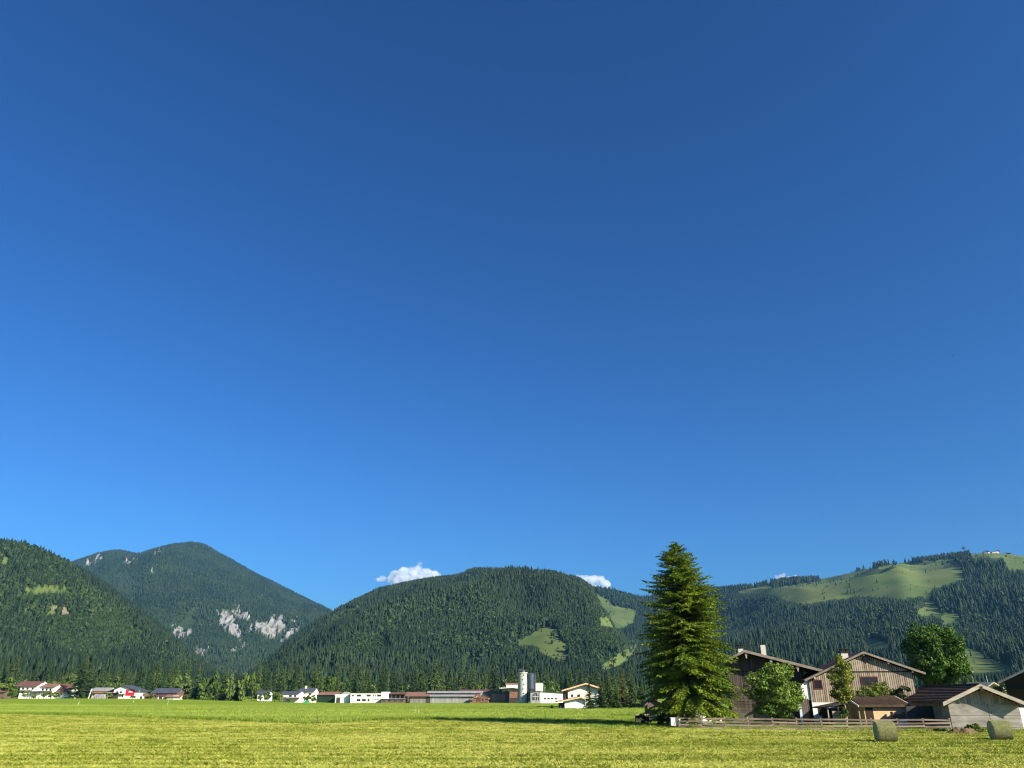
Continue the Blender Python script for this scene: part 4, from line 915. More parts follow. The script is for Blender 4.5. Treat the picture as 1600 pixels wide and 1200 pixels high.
for a in (61, 67, 73): window(S.o, S.lx(a, 1088), S.lx(a+3, 1088), S.lz(1079), S.lz(1076), 1.2, M_frame_d, proud=.08)
pz = S.lz(1081.5); MB().prismx([(-2.2, pz-.3), (0, pz+.3), (0, pz+.5), (-2.2, pz-.1)], S.lx(49, 1088), S.lx(65, 1088)).build('porch_roof', M_roofdark, S.o)
for a in (50, 57, 64): MB().box(S.lx(a, 1088), S.lx(a, 1088)+.2, -2, -1.8, -.5, pz-.2).build('porch_post', M_frame_d, S.o)
chimney(S, S.lx(60, 1066), 4, S.lz(1071), S.lz(1063.5), 1.0, M_roofdark, cap=False, parent=ro)
MB().box(S.lx(30, 1088), S.lx(48, 1088), -1.1, -.02, S.lz(1080), S.lz(1078.3)).build('balcony', M_shedwood, S.o); MB().box(S.lx(58, 1088), S.lx(78, 1088), .1, 1.15, S.lz(1081), S.lz(1079.4)).build('balcony', M_shedwood, S.o)
S = Site('maroon_roofed_house', 'house with steep maroon roof beside the tall dark spruce', 'house', 84, 1088, 404)
gable_side(S, 84, 108, 1088, 1081, 1068.5, 10, M_white, M_roofmaroon, r0=82, r1=110); wins(S, 1088, [(86, 89, 1082.5, 1085.5), (93, 96, 1082.5, 1085.5)])
S = Site('flower_balcony_house', 'timber house with light grey roof and flowered balcony', 'house', 143, 1089, 402)
gable_side(S, 143, 168, 1089, 1079, 1074.3, 9, M_beige, M_roofgrey, r0=141, r1=170); wins(S, 1089, [(145, 148, 1084, 1087), (152, 155, 1084, 1087), (160, 163, 1084, 1087)])
MB().box(S.lx(143, 1089), S.lx(168, 1089), -1.2, -.02, S.lz(1083.5), S.lz(1082)).build('balcony', M_shedwood, S.o)
for k in range(7): heapx = S.lx(144.5+k*3.4, 1089); MB().tube((heapx, -1.25, S.lz(1082.2)), (heapx+.5, -1.3, S.lz(1081)), .28, .12, 6).build('flower_box', mat('flowers', (.5, .36, .05), (.6, .12, .10), scale=3), S.o)
S = Site('glass_greenhouse', 'low grey greenhouse in front of the flowered balcony house', 'greenhouse', 145, 1091, 386)
a, b = S.lx(145, 1091), S.lx(161, 1091); MB().prismx([(0, -.3), (3, -.3), (3, 1.5), (1.5, 2.0), (0, 1.4)], a, b).build('glazing', M_roofgrey, S.o)
for k in range(7): MB().box(a+(b-a)*k/6-.05, a+(b-a)*k/6+.05, -.06, 0, -.3, 1.45).build('mullion', M_frame_d, S.o)
S = Site('red_banner_house', 'white house with dark roof and large red panel on its front', 'house', 173, 1091, 400)
ro = gable_front(S, 176, 212, 1091, (169, 1080.5), (192, 1070.5), (217, 1079.5), 11, M_white, M_slate, barge=M_frame_d, t=.3); wins(S, 1091, [(180, 183, 1080, 1083), (186, 189, 1080, 1083), (190, 192, 1086, 1089), (180, 183, 1086, 1089)])
bn = MB().box(S.lx(195, 1091), S.lx(209, 1091), -.14, -.02, S.lz(1087), S.lz(1077.8)).build('red_panel', M_red, S.o)
for (a, b, c, d_) in ((199.5, 201.2, 1079.6, 1082), (201.7, 203.4, 1079.6, 1082), (203.9, 205.4, 1079.6, 1082)): MB().box(S.lx(a, 1091), S.lx(b, 1091), -.16, -.141, S.lz(d_), S.lz(c)).build('panel_lettering', M_frame_w, bn)
MB().box(S.lx(177, 1091), S.lx(194, 1091), -1.1, -.02, S.lz(1085.6), S.lz(1084)).build('balcony', M_shedwood, S.o)
S = Site('dark_carport', 'dark open carport left of the red panel house', 'carport', 161, 1091, 392)
a, b = S.lx(161, 1091), S.lx(177, 1091); MB().box(a-.3, b+.3, -.3, 5, 2.5, 2.75).build('roof', M_roofdark, S.o); MB().box(a, b, 4.4, 4.6, -.3, 2.5).build('back_wall', M_sheddark, S.o)
for k in range(4): MB().box(a+(b-a-.2)*k/3, a+(b-a-.2)*k/3+.2, 0, .2, -.3, 2.5).build('post', M_frame_d, S.o)
S = Site('slate_roofed_house', 'brown timber house with blue black roof left of the tree row', 'house', 238, 1092, 400)
gable_side(S, 238, 275, 1092, 1082.5, 1075.3, 10, M_shedwood, M_slate, r0=236, r1=278); wins(S, 1092, [(242, 245, 1084, 1086.5), (250, 253, 1084, 1086.5), (266, 269, 1084, 1086.5)])
S = Site('red_roofed_garage', 'low red roofed garage in front of the slate roofed house', 'garage', 259, 1093, 388)
gable_side(S, 260, 281, 1093, 1088.5, 1085, 5, M_beige, M_roofred, r0=258, r1=283); door(S.o, S.lx(270, 1093), S.lx(279, 1093), -.3, 1.6, M_frame_w)
S = Site('small_red_roofed_shed', 'tiny red roofed shed at the left of slate roofed house', 'shed', 225, 1092, 395); gable_side(S, 225, 236, 1092, 1087.5, 1084, 4, M_shedwood, M_roofred); door(S.o, 1, 2.2, -.2, 1.6, M_frame_d)
S = Site('white_garage', 'low white garage before the slate roofed house', 'garage', 246, 1093, 390); gable_side(S, 246, 257.5, 1093, 1087.5, 1085.2, 4, M_white, M_roofmaroon, fy=-.5); door(S.o, S.lx(248, 1093), S.lx(253, 1093), -.3, 1.7, M_sheddark)
S = Site('small_white_cottage', 'small white cottage with dark roof right of the tree row', 'house', 402, 1090, 420); gable_side(S, 402, 418, 1090, 1083, 1079, 8, M_white, M_slate); wins(S, 1090, [(405, 407.5, 1084.5, 1087), (411, 413.5, 1084.5, 1087)])
S = Site('white_house', 'white house with dark roof and awning left of the sawmill', 'house', 441, 1096, 402)
gable_side(S, 441, 467, 1096, 1083.5, 1080, 9, M_white, M_slate, r0=438, r1=468); wins(S, 1096, [(451, 455, 1086, 1089), (444, 446, 1089, 1092), (459, 462, 1086, 1089)])
MB().prismx([(-2.4, S.lz(1092.3)), (0, S.lz(1091)), (0, S.lz(1090.5)), (-2.4, S.lz(1091.8))], S.lx(446, 1096), S.lx(468, 1096)).build('awning', M_roofdark, S.o)
MB().box(S.lx(441, 1096), S.lx(467, 1096), -1.0, -.02, S.lz(1091), S.lz(1089.6)).build('balcony', M_shedwood, S.o)
S = Site('cream_gabled_house', 'cream house with dark roof behind the white awning house', 'house', 468, 1094, 412)
gable_side(S, 468, 490, 1094, 1081, 1075, 9, M_cream, M_slate, r0=465, r1=491); wins(S, 1094, [(472, 475, 1083, 1086), (482, 485, 1083, 1086)]); chimney(S, S.lx(475, 1075), 4, S.lz(1078), S.lz(1071.5), .9, cap=False)
S = heap('green_tarp', 'bright green tarpaulin heap near the dark green shed', 'tarpaulin', 474, 485, 1095.4, 1.2, mat('green_tarp', (.02, .25, .10), var=.2), seed=9); S.location = (fx(479, 1096, 388), 388, gz(fx(479, 1096, 388), 388)); S.scale = (1.2, 1, 1)
# sawmill
S = Site('dark_green_shed', 'long dark green shed with red roof at the left of the sawmill', 'shed', 490, 1098, 418)
gable_side(S, 490.5, 523, 1098, 1085.2, 1080.8, 12, M_greenwall, M_roofred, r0=497, r1=529)
for k in range(10): MB().box(S.lx(491+k*3.2, 1098), S.lx(491+k*3.2, 1098)+.12, -.08, 0, -.3, S.lz(1086)).build('wall_rib', M_greenwall, S.o)
S = Site('pale_shed', 'pale flat shed with black door beside the white office', 'shed', 523, 1099, 408)
block(S, 0, S.lx(545.5, 1099), 0, 9, -.5, S.lz(1087), M_offw); block(S, -.2, S.lx(546, 1099), -.3, 9.2, S.lz(1087), S.lz(1085), M_frame_w, 'roof_edge'); door(S.o, S.lx(525, 1099), S.lx(531, 1099), -.4, S.lz(1089.7), M_sheddark)
MB().prism([(S.lx(530, 1085), S.lz(1084.9)), (S.lx(545, 1085), S.lz(1084.9)), (S.lx(541, 1081), S.lz(1081.5)), (S.lx(536, 1081), S.lz(1081))], 3, 8).build('roof_hood', M_roofgrey, S.o)
S = Site('white_office', 'two storey cream white office block of the sawmill', 'office', 546.8, 1099, 405)
x1 = S.lx(594.5, 1099); block(S, 0, x1, 0, 11, -.6, S.lz(1083.2), M_offw); block(S, -.15, x1+.15, -.15, 11.1, S.lz(1083.2), S.lz(1082.4), M_roofdark, 'roof_edge')
wins(S, 1099, [(a, a+2.6, 1085.4, 1088) for a in (549.4,)]+[(a, a+3, 1085.2, 1088.2) for a in (557, 560.2, 572.2, 575.4, 588.8, 591.6)]+[(582.4, 583.4, 1085.2, 1088.2), (585.8, 586.8, 1085.2, 1088.2)]+[(a, a+2.8, 1092.2, 1095.6) for a in (557, 560, 565.4, 568.4, 574.2)]+[(583, 592, 1092.2, 1092.9)], M_frame_d, t=.08)
S = Site('white_block', 'plain white block behind the office end', 'building', 595, 1096, 416); block(S, 0, S.lx(605.5, 1096), 0, 8, -.5, S.lz(1081.3), M_white); block(S, -.1, S.lx(605.8, 1096), -.1, 8.1, S.lz(1081.3), S.lz(1080.7), M_roofgrey, 'roof_edge')
S = Site('open_saw_shed', 'long dark shed with thin maroon roof right of the office', 'shed', 603, 1098, 420); ro = gable_side(S, 604, 640, 1098, 1084, 1081.5, 14, M_sheddark, M_roofmaroon, fy=-2.0)
for k in range(6): MB().box(S.lx(605+k*6.5, 1098), S.lx(605+k*6.5, 1098)+.35, -1.2, -.85, -.4, S.lz(1085)).build('post', M_shedwood, S.o)
S = Site('low_window_annex', 'low annex with a row of dark windows before the saw shed', 'annex', 595, 1099, 402); x1 = S.lx(633, 1099); block(S, 0, x1, 0, 5, -.5, S.lz(1092.3), M_shedwood); block(S, -.3, x1+.3, -.5, 5, S.lz(1092.3), S.lz(1091.5), M_roofgrey, 'roof_edge')
wins(S, 1099, [(596.5, 602, 1093.6, 1096.4), (605.5, 611, 1093.6, 1096.4), (614.8, 620.3, 1093.6, 1096.4), (624.3, 630, 1093.6, 1096.4)], M_shedwood, bars=2)
S = Site('slatted_timber_shed', 'timber drying shed with red brown roof and upright slats', 'shed', 635, 1099, 402)
gable_side(S, 639, 675, 1099, 1087.3, 1081.3, 12, M_sheddark, M_roofred, r0=633, r1=672, fy=-1.5)
for k in range(22): MB().box(S.lx(640.5+k*1.12, 1099), S.lx(641.15+k*1.12, 1099), -.12, -.02, -.3, S.lz(1088)).build('slat', M_grey_wood, S.o)
S = Site('long_grey_shed', 'long grey weathered plank shed with maroon upper roof', 'shed', 672, 1100, 402)
x1 = S.lx(738, 1100); block(S, 0, x1, 0, 12, -.6, S.lz(1087.5), M_greysheet)
MB().prismx([(-1.2, S.lz(1088.2)), (3, S.lz(1085.5)), (3, S.lz(1085)), (-1.2, S.lz(1087.2))], -1, x1+1.5).build('lower_roof', M_roofgrey, S.o)
block(S, 0, x1+3, 3.0, 11.9, S.lz(1087.5), S.lz(1082), M_roofmaroon, 'upper_wall'); MB().prismx([(2, S.lz(1082.3)), (7, S.lz(1079.5)), (12.5, S.lz(1082.3)), (12.5, S.lz(1082.9)), (7, S.lz(1080.1)), (2, S.lz(1082.9))], -2, x1+5).build('upper_roof', M_roofgrey, S.o)
for k in range(30): MB().box(x1*k/30+.05, x1*(k+1)/30-.06, -.05-.01*(k % 2), 0, -.3, S.lz(1088.6)).build('plank', M_greysheet, S.o)
S = Site('maroon_roofed_shed', 'brown shed with maroon roof behind the log pile', 'shed', 722, 1099, 425); gable_side(S, 722, 764, 1099, 1081, 1077.5, 14, M_beige, M_roofmaroon, r0=716, r1=766); door(S.o, S.lx(752, 1099), S.lx(760, 1099), -.4, S.lz(1084), M_offw)
S = Site('brown_sawmill_hall', 'dark brown sawmill hall left of the concrete silo', 'hall', 763, 1099, 412)
x1 = S.lx(809, 1099); block(S, 0, x1, 0, 12, -.6, S.lz(1079), M_sheddark); MB().prism([(-.6, S.lz(1079)), (S.lx(800, 1075), S.lz(1075.3)), (x1+.4, S.lz(1077)), (x1+.4, S.lz(1076)), (S.lx(800, 1075), S.lz(1074.3)), (-.6, S.lz(1078))], -1, 13).build('roof', M_roofbrown, S.o)
block(S, S.lx(796, 1085), S.lx(808.5, 1085), -.12, 0, S.lz(1090.5), S.lz(1081), M_roofred, 'red_panel'); block(S, S.lx(768, 1085), S.lx(790, 1085), -.1, 0, -.3, S.lz(1084), M_shedwood, 'plank_wall')
block(S, S.lx(791, 1073), S.lx(809, 1073), 4, 10, S.lz(1077), S.lz(1068.6), M_cream, 'upper_block'); block(S, S.lx(789.5, 1068), S.lx(810.5, 1068), 3.4, 10.6, S.lz(1068.5), S.lz(1067), M_roofred, 'upper_roof'); block(S, S.lx(780, 1075), S.lx(809, 1075), 1.0, 4, S.lz(1077.5), S.lz(1074.4), M_frame_w, 'white_canopy')
S = Site('concrete_silo', 'tall round concrete silo with steel pipes and rooftop railing', 'silo', 817, 1099, 398)
zt = S.lz(1051.5); r_ = (S.lx(824, 1090)-S.lx(810, 1090))/2
MB().tube((0, 3, -.6), (0, 3, zt), r_, r_, 28).build('shaft', M_silo, S.o, False); MB().tube((0, 3, zt), (0, 3, zt+.35), r_+.35, r_+.35, 28).build('top_slab', M_silo, S.o)
for k in range(14):
    a = k*math.pi/7; MB().tube((math.cos(a)*(r_+.2), 3+math.sin(a)*(r_+.2), zt+.35), (math.cos(a)*(r_+.2), 3+math.sin(a)*(r_+.2), zt+1.5), .06, .06, 5).build('railing_post', M_frame_d, S.o)
for zz in (.95, 1.5):
    m_ = MB()
    for k in range(14):
        a, b = k*math.pi/7, (k+1)*math.pi/7; m_.tube((math.cos(a)*(r_+.2), 3+math.sin(a)*(r_+.2), zt+zz), (math.cos(b)*(r_+.2), 3+math.sin(b)*(r_+.2), zt+zz), .05, .05, 4)
    m_.build('railing', M_frame_d, S.o)
MB().box(-r_, -r_+1.8, 1.6, 3.4, zt+.35, zt+1.9).build('hoist_box', M_steel, S.o); MB().box(.2, 1.2, 1.8, 3, zt+.35, zt+1.3).build('fan_box', M_roofgrey, S.o)
for k in range(7): MB().box(-.3+.5*(k % 2), .25+.5*(k % 2), 3-r_-.12, 3-r_+.5, 2+k*2.1, 2.45+k*2.1).build('hatch', M_steel if k % 2 else M_frame_d, S.o)
xs = S.lx(829.5, 1070)
MB().tube((xs, 3, S.lz(1076)), (xs, 3, S.lz(1053)), 1.7, 1.7, 16).tube((xs, 3, S.lz(1086)), (xs, 3, S.lz(1076)), .4, 1.7, 16).build('steel_cyclone', M_steel, S.o)
MB().tube((xs+2.0, 3.2, -.5), (xs+2.0, 3.2, S.lz(1052.5)), .45, .45, 10).build('steel_pipe', M_steel, S.o); MB().tube((xs-1.6, 2.2, -.5), (xs-1.6, 2.2, S.lz(1060)), .4, .4, 10).build('steel_pipe', M_steel, S.o)
MB().box(-.5, xs+2.6, 2.4, 3.6, S.lz(1053), S.lz(1051.6)).build('top_gantry', M_steel, S.o)
for a in (-1.4, 1.4): MB().box(xs+a-.12, xs+a+.12, 1.4, 1.64, -.5, S.lz(1080)).build('stand_leg', M_steel, S.o)
S = Site('cream_block_tower', 'square cream tower block right of the silo', 'tower', 836, 1097, 412); block(S, 0, S.lx(848.8, 1097), 0, 5, -.5, S.lz(1067.6), M_cream); block(S, -.15, S.lx(849, 1097), -.15, 5.1, S.lz(1067.6), S.lz(1067), M_beige, 'roof_edge')
S = Site('white_hall', 'low white hall with grey gable and arched window right of silo', 'hall', 829, 1099, 394)
xg = S.lx(844.8, 1099); x1 = S.lx(883, 1099)
MB().prism([(0, -.6), (xg, -.6), (xg, S.lz(1080.6)), (0, S.lz(1081.2))], 0, 10).build('gable_wall', M_greysheet, S.o); MB().prism([(xg, -.6), (x1, -.6), (x1, S.lz(1083.3)), (xg, S.lz(1081.2))], .06, 10).build('wall', M_white, S.o)
MB().prism([(-.5, S.lz(1081)), (xg, S.lz(1080.5)), (x1+.5, S.lz(1083.2)), (x1+.5, S.lz(1082.2)), (xg, S.lz(1079.4)), (-.5, S.lz(1080))], -.5, 10.5).build('roof', M_roofdark, S.o)
ax, bx, zb_, zm_ = S.lx(832, 1090), S.lx(842, 1090), S.lz(1094), S.lz(1088.5); cx_ = (ax+bx)/2; rr_ = (bx-ax)/2
aw = MB().prism([(ax, zb_), (bx, zb_)]+[(cx_+rr_*math.cos(a), zm_+rr_*1.0*math.sin(a)) for a in np.linspace(0, math.pi, 13)], -.12, .02).build('window', M_glass, S.o)
for k in range(3): c = ax+(bx-ax)*(k+1)/4; MB().box(c-.06, c+.06, -.16, -.12, zb_, zm_+rr_*.7).build('glazing_bar', M_frame_w, aw)
MB().box(ax, bx, -.16, -.12, zm_-.08, zm_+.08).build('glazing_bar', M_frame_w, aw)
wins(S, 1099, [(850, 853.8, 1090.6, 1092.8), (855.4, 859.2, 1090.6, 1092.8), (861.2, 865, 1090.6, 1092.8), (866.8, 870.4, 1090.6, 1092.8)], M_frame_d, y=.06)
S = Site('cream_house', 'cream house with broad orange brown gable roof behind conifers', 'house', 888, 1107, 205)
gable_front(S, 888, 936, 1107, (877, 1078.5), (915, 1067.2), (941, 1075.5), 10, M_cream, M_roofbrown, barge=M_tan, t=.25, oy=-1.2); wins(S, 1107, [(903, 907, 1085, 1090), (893, 896, 1085, 1089)], t=.1)
MB().box(S.lx(883, 1100), S.lx(888, 1100)-.02, .5, 8, -.3, S.lz(1082)).build('balcony_wall', M_shedwood, S.o)
S = Site('white_gabled_garage', 'small white garage with orange brown roof before the cream house', 'garage', 882.5, 1109, 189)
gable_front(S, 882.5, 915, 1109, (870, 1096), (907, 1088.5), (922, 1094), 6, M_white, M_roofbrown, barge=M_tan, t=.2, oy=-.9); door(S.o, S.lx(888, 1109), S.lx(902, 1109), -.1, S.lz(1097.5), M_offw, panels=4)
MB().box(S.lx(875, 1109), -.02, .6, 5.5, -.2, S.lz(1098.5)).build('side_shed', M_sheddark, S.o)
# log pile: each log an object of its own
S = Site('log_pile', 'reddish pile of sawn logs in front of the sawmill', 'log pile', 735, 1100, 394)
w_ = S.lx(768, 1100); q = random.Random(4)
for k in range(7):
    nlog = int(20*(1-(k/7)**2.2)*(.85+.3*q.random()))
    for j in range(nlog):
        x = w_*(.02+.035*k)+j*w_/21*1.0+q.uniform(-.1, .1); z = .25+k*.58+q.uniform(-.1, .1)
        if x < w_*(1-.02*k*k*.4): MB().tube((x, q.uniform(-.5, .4), z), (x+q.uniform(-.3, .3), 5+q.uniform(-.4, .4), z+q.uniform(-.1, .1)), q.uniform(.22, .36), q.uniform(.2, .3), 7).build('log', M_logs, S.o)
# poles and stakes in the meadow
def pole(name, label, px, pyb, pyt, m, r=.05, lean=0, d=None):
    if d: x, y = fx(px, pyb, d), d
    else: x, y = gp(px, pyb)
    h = fz(pyt, y)-gz(x, y); o = empty(name, (x, y, gz(x, y))); tag(o, label, 'post', 'posts and stakes on the meadow')
    MB().tube((0, 0, -.2), (lean, 0, h), r, r*.8, 7).build('shaft', m, o); MB().tube((lean, 0, h), (lean, 0, h+.05), r*1.3, r*.5, 7).build('cap', m, o)
pole('fence_stake', 'pale leaning stake in the green meadow on the left', 121, 1103, 1096, M_frame_w, .06, .3); pole('fence_stake', 'dark post at the mown meadow edge', 495.5, 1131, 1118, M_shedwood, .055)
pole('fence_stake', 'left one of two pale stakes on the meadow before the grey shed', 649, 1119, 1104, M_barge, .03); pole('fence_stake', 'right one of two pale stakes on the meadow before the grey shed', 653.5, 1120, 1103, M_barge, .03)
pole('utility_pole', 'white leaning pole beside the grey roofed flower house', 138, 1090, 1076, M_frame_w, .22, .9, 394); pole('utility_pole', 'pale pole right of the red panel house', 214.5, 1092, 1078, M_barge, .16, .4, 393)
for i, (px, pb, pt) in enumerate([(208, 1099, 1094), (262, 1100, 1095), (548, 1102, 1099)]): pole('fence_stake', 'thin pale stake on the far meadow, %s of three' % ('leftmost', 'middle', 'rightmost')[i], px, pb, pt, M_frame_w, .045, .05)

# ------------------------------------------------------------------ mast and huts on the right mountain
def on_skyline(px, py, d): return fx(px, py, d), d, fz(py, d)
x, y, z = on_skyline(1507.2, 863.5, 4450)
o = tag(empty('mountain_mast', (x, y, z)), 'tall mast with round platform on the right mountain ridge', 'mast'); m_ = mat('mast_steel', (.09, .06, .06), var=.2)
MB().tube((0, 0, -12), (0, 0, 38), 2.6, 2.0, 10).build('shaft', m_, o); MB().tube((0, 0, 22), (0, 0, 27), 4, 13, 14).tube((0, 0, 27), (0, 0, 29), 14, 12, 14).build('platform', m_, o); MB().tube((-2.5, 0, 36), (-6, 0, 42), 2.2, 1.2, 8).build('antenna_arm', m_, o)
for i, (a, b, c, d_, lb) in enumerate([(1537, 1547, 864.5, 859.5, 'dark alpine hut on the ridge, left of two'), (1550, 1561.5, 863.5, 859, 'alpine hut with white wall on the ridge, right of two')]):
    S = Site('alpine_hut', lb, 'hut', a, c, 4430, zb=fz(c+1.0, 4430), group='alpine huts on the ridge'); x1 = S.lx(b, c); zz = S.lz(d_)
    MB().box(0, x1, 0, 12, -16, zz*.45).build('wall', M_beige if i else M_shedwood, S.o); MB().prism([(-3, zz*.35), (x1*(.55 if i == 0 else .95), zz), (x1+3, zz*.5), (x1+3, zz*.4), (x1*(.55 if i == 0 else .95), zz*.85), (-3, zz*.2)], -3, 15).build('roof', M_roofdark, S.o); MB().box(x1*.75, x1, -.5, 0, -.5, zz*.45).build('white_front', M_white, S.o)
# bird high in the sky
d_ = 160.0; x, y, z = fx(1489.5, 556, d_), d_, fz(556, d_)
o = tag(empty('bird', (x, y, z), .6), 'tiny dark bird in the blue sky at the upper right', 'bird'); m_ = mat('bird_feather', (.03, .03, .035), var=.2)
MB().path([(0, -.22, 0), (0, -.12, .01), (0, .08, 0), (0, .24, 0)], [.01, .05, .045, .012], 7).build('body', m_, o)
for s_ in (-1, 1): b = MB(); b.v = [(0, -.08, .02), (s_*.28, -.12, .10), (s_*.48, .02, .04), (s_*.26, .04, .09), (0, .07, .02)]; b.f = [(0, 1, 3, 4), (1, 2, 3)]; b.build('wing', m_, o)

# ------------------------------------------------------------------ clouds
def cloud(label, px, py, wpx, hpx, d, seed, blobs):
    x, z = fx(px, py, d), fz(py, d); k = d/1200.0
    bm = bmesh.new(); r = random.Random(seed)
    for (bx, by, br) in blobs:
        for j in range(4):
            mtx = Matrix.Translation(((bx+r.uniform(-.4, .4)*br)*k, r.uniform(-1, 1)*br*k*1.2, (-by+r.uniform(-.25, .25)*br)*k)) @ Matrix.Diagonal((1, 1, .8, 1))
            bmesh.ops.create_icosphere(bm, subdivisions=3, radius=br*k*r.uniform(.55, .95), matrix=mtx)
    me = bpy.data.meshes.new('cloud'); bm.to_mesh(me); bm.free()
    o = link('cloud', me); o.location = (x, d, z); tag(o, label, 'cloud', 'small clouds behind the hills')
    rm = o.modifiers.new('merge', 'REMESH'); rm.mode = 'VOXEL'; rm.voxel_size = 1.1*k
    tx = bpy.data.textures.new('cloud_noise', 'CLOUDS'); tx.noise_scale = 5*k; tx.noise_depth = 4
    dm = o.modifiers.new('billow', 'DISPLACE'); dm.texture = tx; dm.strength = 4.5*k; dm.texture_coords = 'GLOBAL'; dm.mid_level = .55
    m = bpy.data.materials.get('cloud_vapour')
    if not m:
        m = bpy.data.materials.new('cloud_vapour'); m.use_nodes = True; t = m.node_tree; t.nodes.clear(); L = t.links
        out = t.nodes.new('ShaderNodeOutputMaterial'); v = t.nodes.new('ShaderNodeVolumePrincipled'); v.inputs['Color'].default_value = (1, 1, 1, 1); v.inputs['Anisotropy'].default_value = 0.0
        tc = t.nodes.new('ShaderNodeTexCoord'); nz = t.nodes.new('ShaderNodeTexNoise'); nz.inputs['Scale'].default_value = .012; nz.inputs['Detail'].default_value = 5; L.new(tc.outputs['Object'], nz.inputs['Vector'])
        mr = t.nodes.new('ShaderNodeMapRange'); mr.inputs['From Min'].default_value = .36; mr.inputs['From Max'].default_value = .62; mr.inputs['To Max'].default_value = .015; L.new(nz.outputs['Fac'], mr.inputs['Value']); L.new(mr.outputs[0], v.inputs['Density'])
        L.new(v.outputs[0], out.inputs['Volume'])
    me.materials.append(m); return o
CLOUD_D = 9500
cloud('small white cumulus cloud left above the middle hill', 645, 900, 110, 30, CLOUD_D, 1, [(-52, 6, 5), (-44, 4, 7), (-34, 2, 8), (-24, -1, 10), (-12, -5, 11), (0, -8, 11), (8, -14, 7), (11, -19, 4), (20, -7, 11), (31, -3, 10), (40, 2, 8), (50, 6, 6), (60, 9, 5), (-30, 7, 9), (-14, 6, 12), (4, 5, 14), (22, 6, 12), (36, 9, 9)])
cloud('white cumulus cloud behind the right shoulder of the middle hill', 912, 910, 90, 28, CLOUD_D, 2, [(-42, -13, 6), (-30, -10, 8), (-16, -4, 9), (-2, -4, 10), (12, -2, 10), (24, -2, 9), (38, 2, 9), (-10, 10, 12), (15, 12, 12), (35, 12, 9)])
cloud('sliver of white cloud above the right mountain pasture', 1228, 902, 40, 12, CLOUD_D, 3, [(-14, 0, 5), (-6, -2, 5), (4, 1, 5), (14, 0, 5), (22, 2, 4), (0, 6, 8)])
cloud('sliver of white cloud behind the spruce and right mountain', 1096, 922, 30, 14, CLOUD_D, 4, [(-8, 0, 6), (2, -2, 6), (10, 2, 6), (0, 6, 8)])

# ------------------------------------------------------------------ grass
def tuft(seed, n, rad, h, wd, m, lean=.35):
    r = random.Random(seed); V = []; F = []
    for i in range(n):
        a = r.random()*6.283; q_ = rad*math.sqrt(r.random()); x, y = q_*math.cos(a), q_*math.sin(a); b = r.random()*6.283; hh = h*r.uniform(.5, 1.25); lx_, ly_ = r.gauss(0, lean)*hh, r.gauss(0, lean)*hh
        i0 = len(V); cx_, sx_ = math.cos(b)*wd/2, math.sin(b)*wd/2
        V += [(x-cx_, y-sx_, -.01), (x+cx_, y+sx_, -.01), (x+lx_*.4+cx_*.8, y+ly_*.4+sx_*.8, hh*.6), (x+lx_, y+ly_, hh)]; F += [(i0, i0+1, i0+2), (i0, i0+2, i0+3)]
    return np_mesh('tuft', V, F, m)
M_stub = mat('cut_grass_blade', (0.19, 0.23, 0.022), (0.58, 0.56, 0.135), scale=.5, isl=.7, tint=1.1, trans=.3, rough=.7, spec=.1)
M_blade = mat('green_grass_blade', (0.13, 0.205, 0.018), (0.36, 0.43, 0.075), scale=.5, isl=.9, tint=1.0, trans=.35, rough=.6, spec=.1)
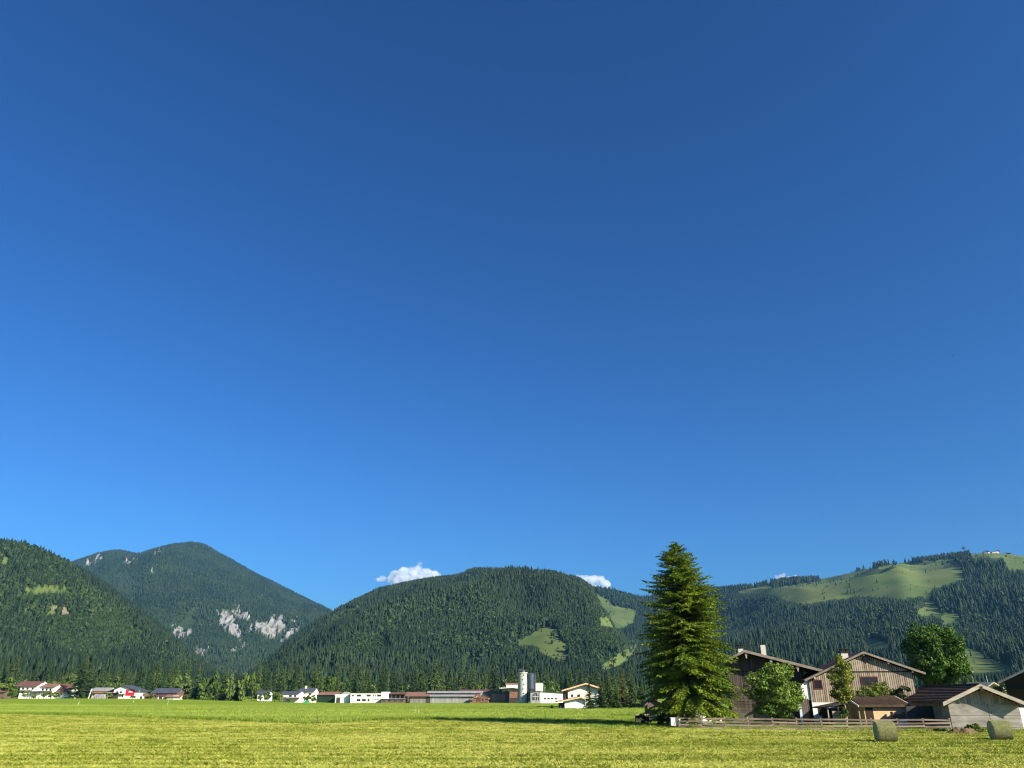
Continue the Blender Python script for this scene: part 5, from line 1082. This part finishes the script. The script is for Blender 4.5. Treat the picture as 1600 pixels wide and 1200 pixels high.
def meadow_grass():
    q = np.random.default_rng(91)
    n = 420000; y = np.sqrt(q.uniform(34**2, 150**2, n)); x = q.uniform(-.74, .74, n)*y
    k = (y < mown_edge(x)-.4); x, y = x[k], y[k]
    trk = np.abs(((y-.06*x+1.2*np.sin(x*.03)) % 5.6)-2.8); trk2 = np.abs(trk-.95) < .22
    sw = fbm(x*.035, y*.55, 3, 3); k = q.random(len(x)) < np.clip(.80+.25*sw, .15, 1)*np.clip(55/y, .35, 1)*np.where(trk2, .25, 1); x, y = x[k], y[k]; n = len(x)
    sw = fbm(x*.035, y*.55, 3, 3); pt = fbm(x*.12, y*.25, 8, 3)
    yy = y-.06*x+1.2*np.sin(x*.03); lin = (np.abs((yy % 2.9)-1.45) < .2) & (vnoise(x*.09, yy/2.9, 21) > .42)
    tint = np.clip(.64+.26*sw+.20*pt+.26*(vnoise(x*.02, yy/2.8, 77)-.5)+q.normal(0, .20, n)-.62*lin, 0, 1); sc = q.uniform(.55, 1.45, n)*(1+.5*(tint < .25))
    scatter('mown_grass', np.stack([x, y, ground_z(x, y)], -1), np.stack([sc*1.15, sc*1.15, sc*(1-.25*tint)], -1), q.uniform(0, 6.28, n), q.integers(0, 6, n), tint,
            [tuft(400+i, 16, .17, .10, .026, M_stub, .75) for i in range(6)], 'short cut yellow green grass of the mown foreground')
    n0 = n
    n = 170000; y = np.sqrt(q.uniform(92**2, 260**2, n)); x = q.uniform(-.76, .55, n)*y
    k = (y > mown_edge(x)+.3) & ((y < mown_edge(x)+22) | (q.random(n) < .45)) & ~((x > 14) & (y < 135)); x, y = x[k], y[k]; n = len(x)
    tint = np.clip(.55+.5*fbm(x*.01, y*.08, 13, 3)+q.normal(0, .15, n)-.35*(y < mown_edge(x)+3), 0, 1); sc = q.uniform(.7, 1.3, n)
    scatter('meadow_grass', np.stack([x, y, ground_z(x, y)], -1), np.stack([sc*1.2, sc*1.2, sc], -1), q.uniform(0, 6.28, n), q.integers(0, 5, n), tint,
            [tuft(420+i, 30, .5, .34, .045, M_blade, .3) for i in range(5)], 'taller uncut green meadow grass beyond the mown strip')
    # rough grass along the fence and farmstead
    n = 7000; x = q.uniform(6, 60, n); y = q.uniform(74, 112, n); fy = np.interp(x, [17, 28, 41.6], [85.6, 82.6, 78.5]); k = (y > fy-1.2) & (y < fy+5) | ((y > fy) & (q.random(n) < .5)); x, y = x[k], y[k]; n = len(x)
    scatter('farmyard_grass', np.stack([x, y, ground_z(x, y)], -1), np.stack([np.ones(n)]*3, -1)*q.uniform(.5, 1.2, n)[:, None], q.uniform(0, 6.28, n), q.integers(0, 3, n), q.uniform(.1, .7, n),
            [tuft(440+i, 26, .35, .26, .035, M_blade, .4) for i in range(3)], 'rough green grass along the fence and farmstead')
    print('grass', n0, n)
meadow_grass()

# ------------------------------------------------------------------ haze
hb = MB().box(-5600, 5600, -700, 8300, -9, 1350)
hz = hb.mesh('haze'); m = bpy.data.materials.new('valley_haze'); m.use_nodes = True; t = m.node_tree; t.nodes.clear()
out = t.nodes.new('ShaderNodeOutputMaterial'); v = t.nodes.new('ShaderNodeVolumePrincipled'); v.inputs['Density'].default_value = 4.0e-5; v.inputs['Color'].default_value = (.16, .42, .85, 1); v.inputs['Anisotropy'].default_value = 0.0
t.links.new(v.outputs[0], out.inputs['Volume']); hz.materials.append(m); tag(link('haze', hz), 'thin bluish haze filling the valley air', None, kind='stuff')
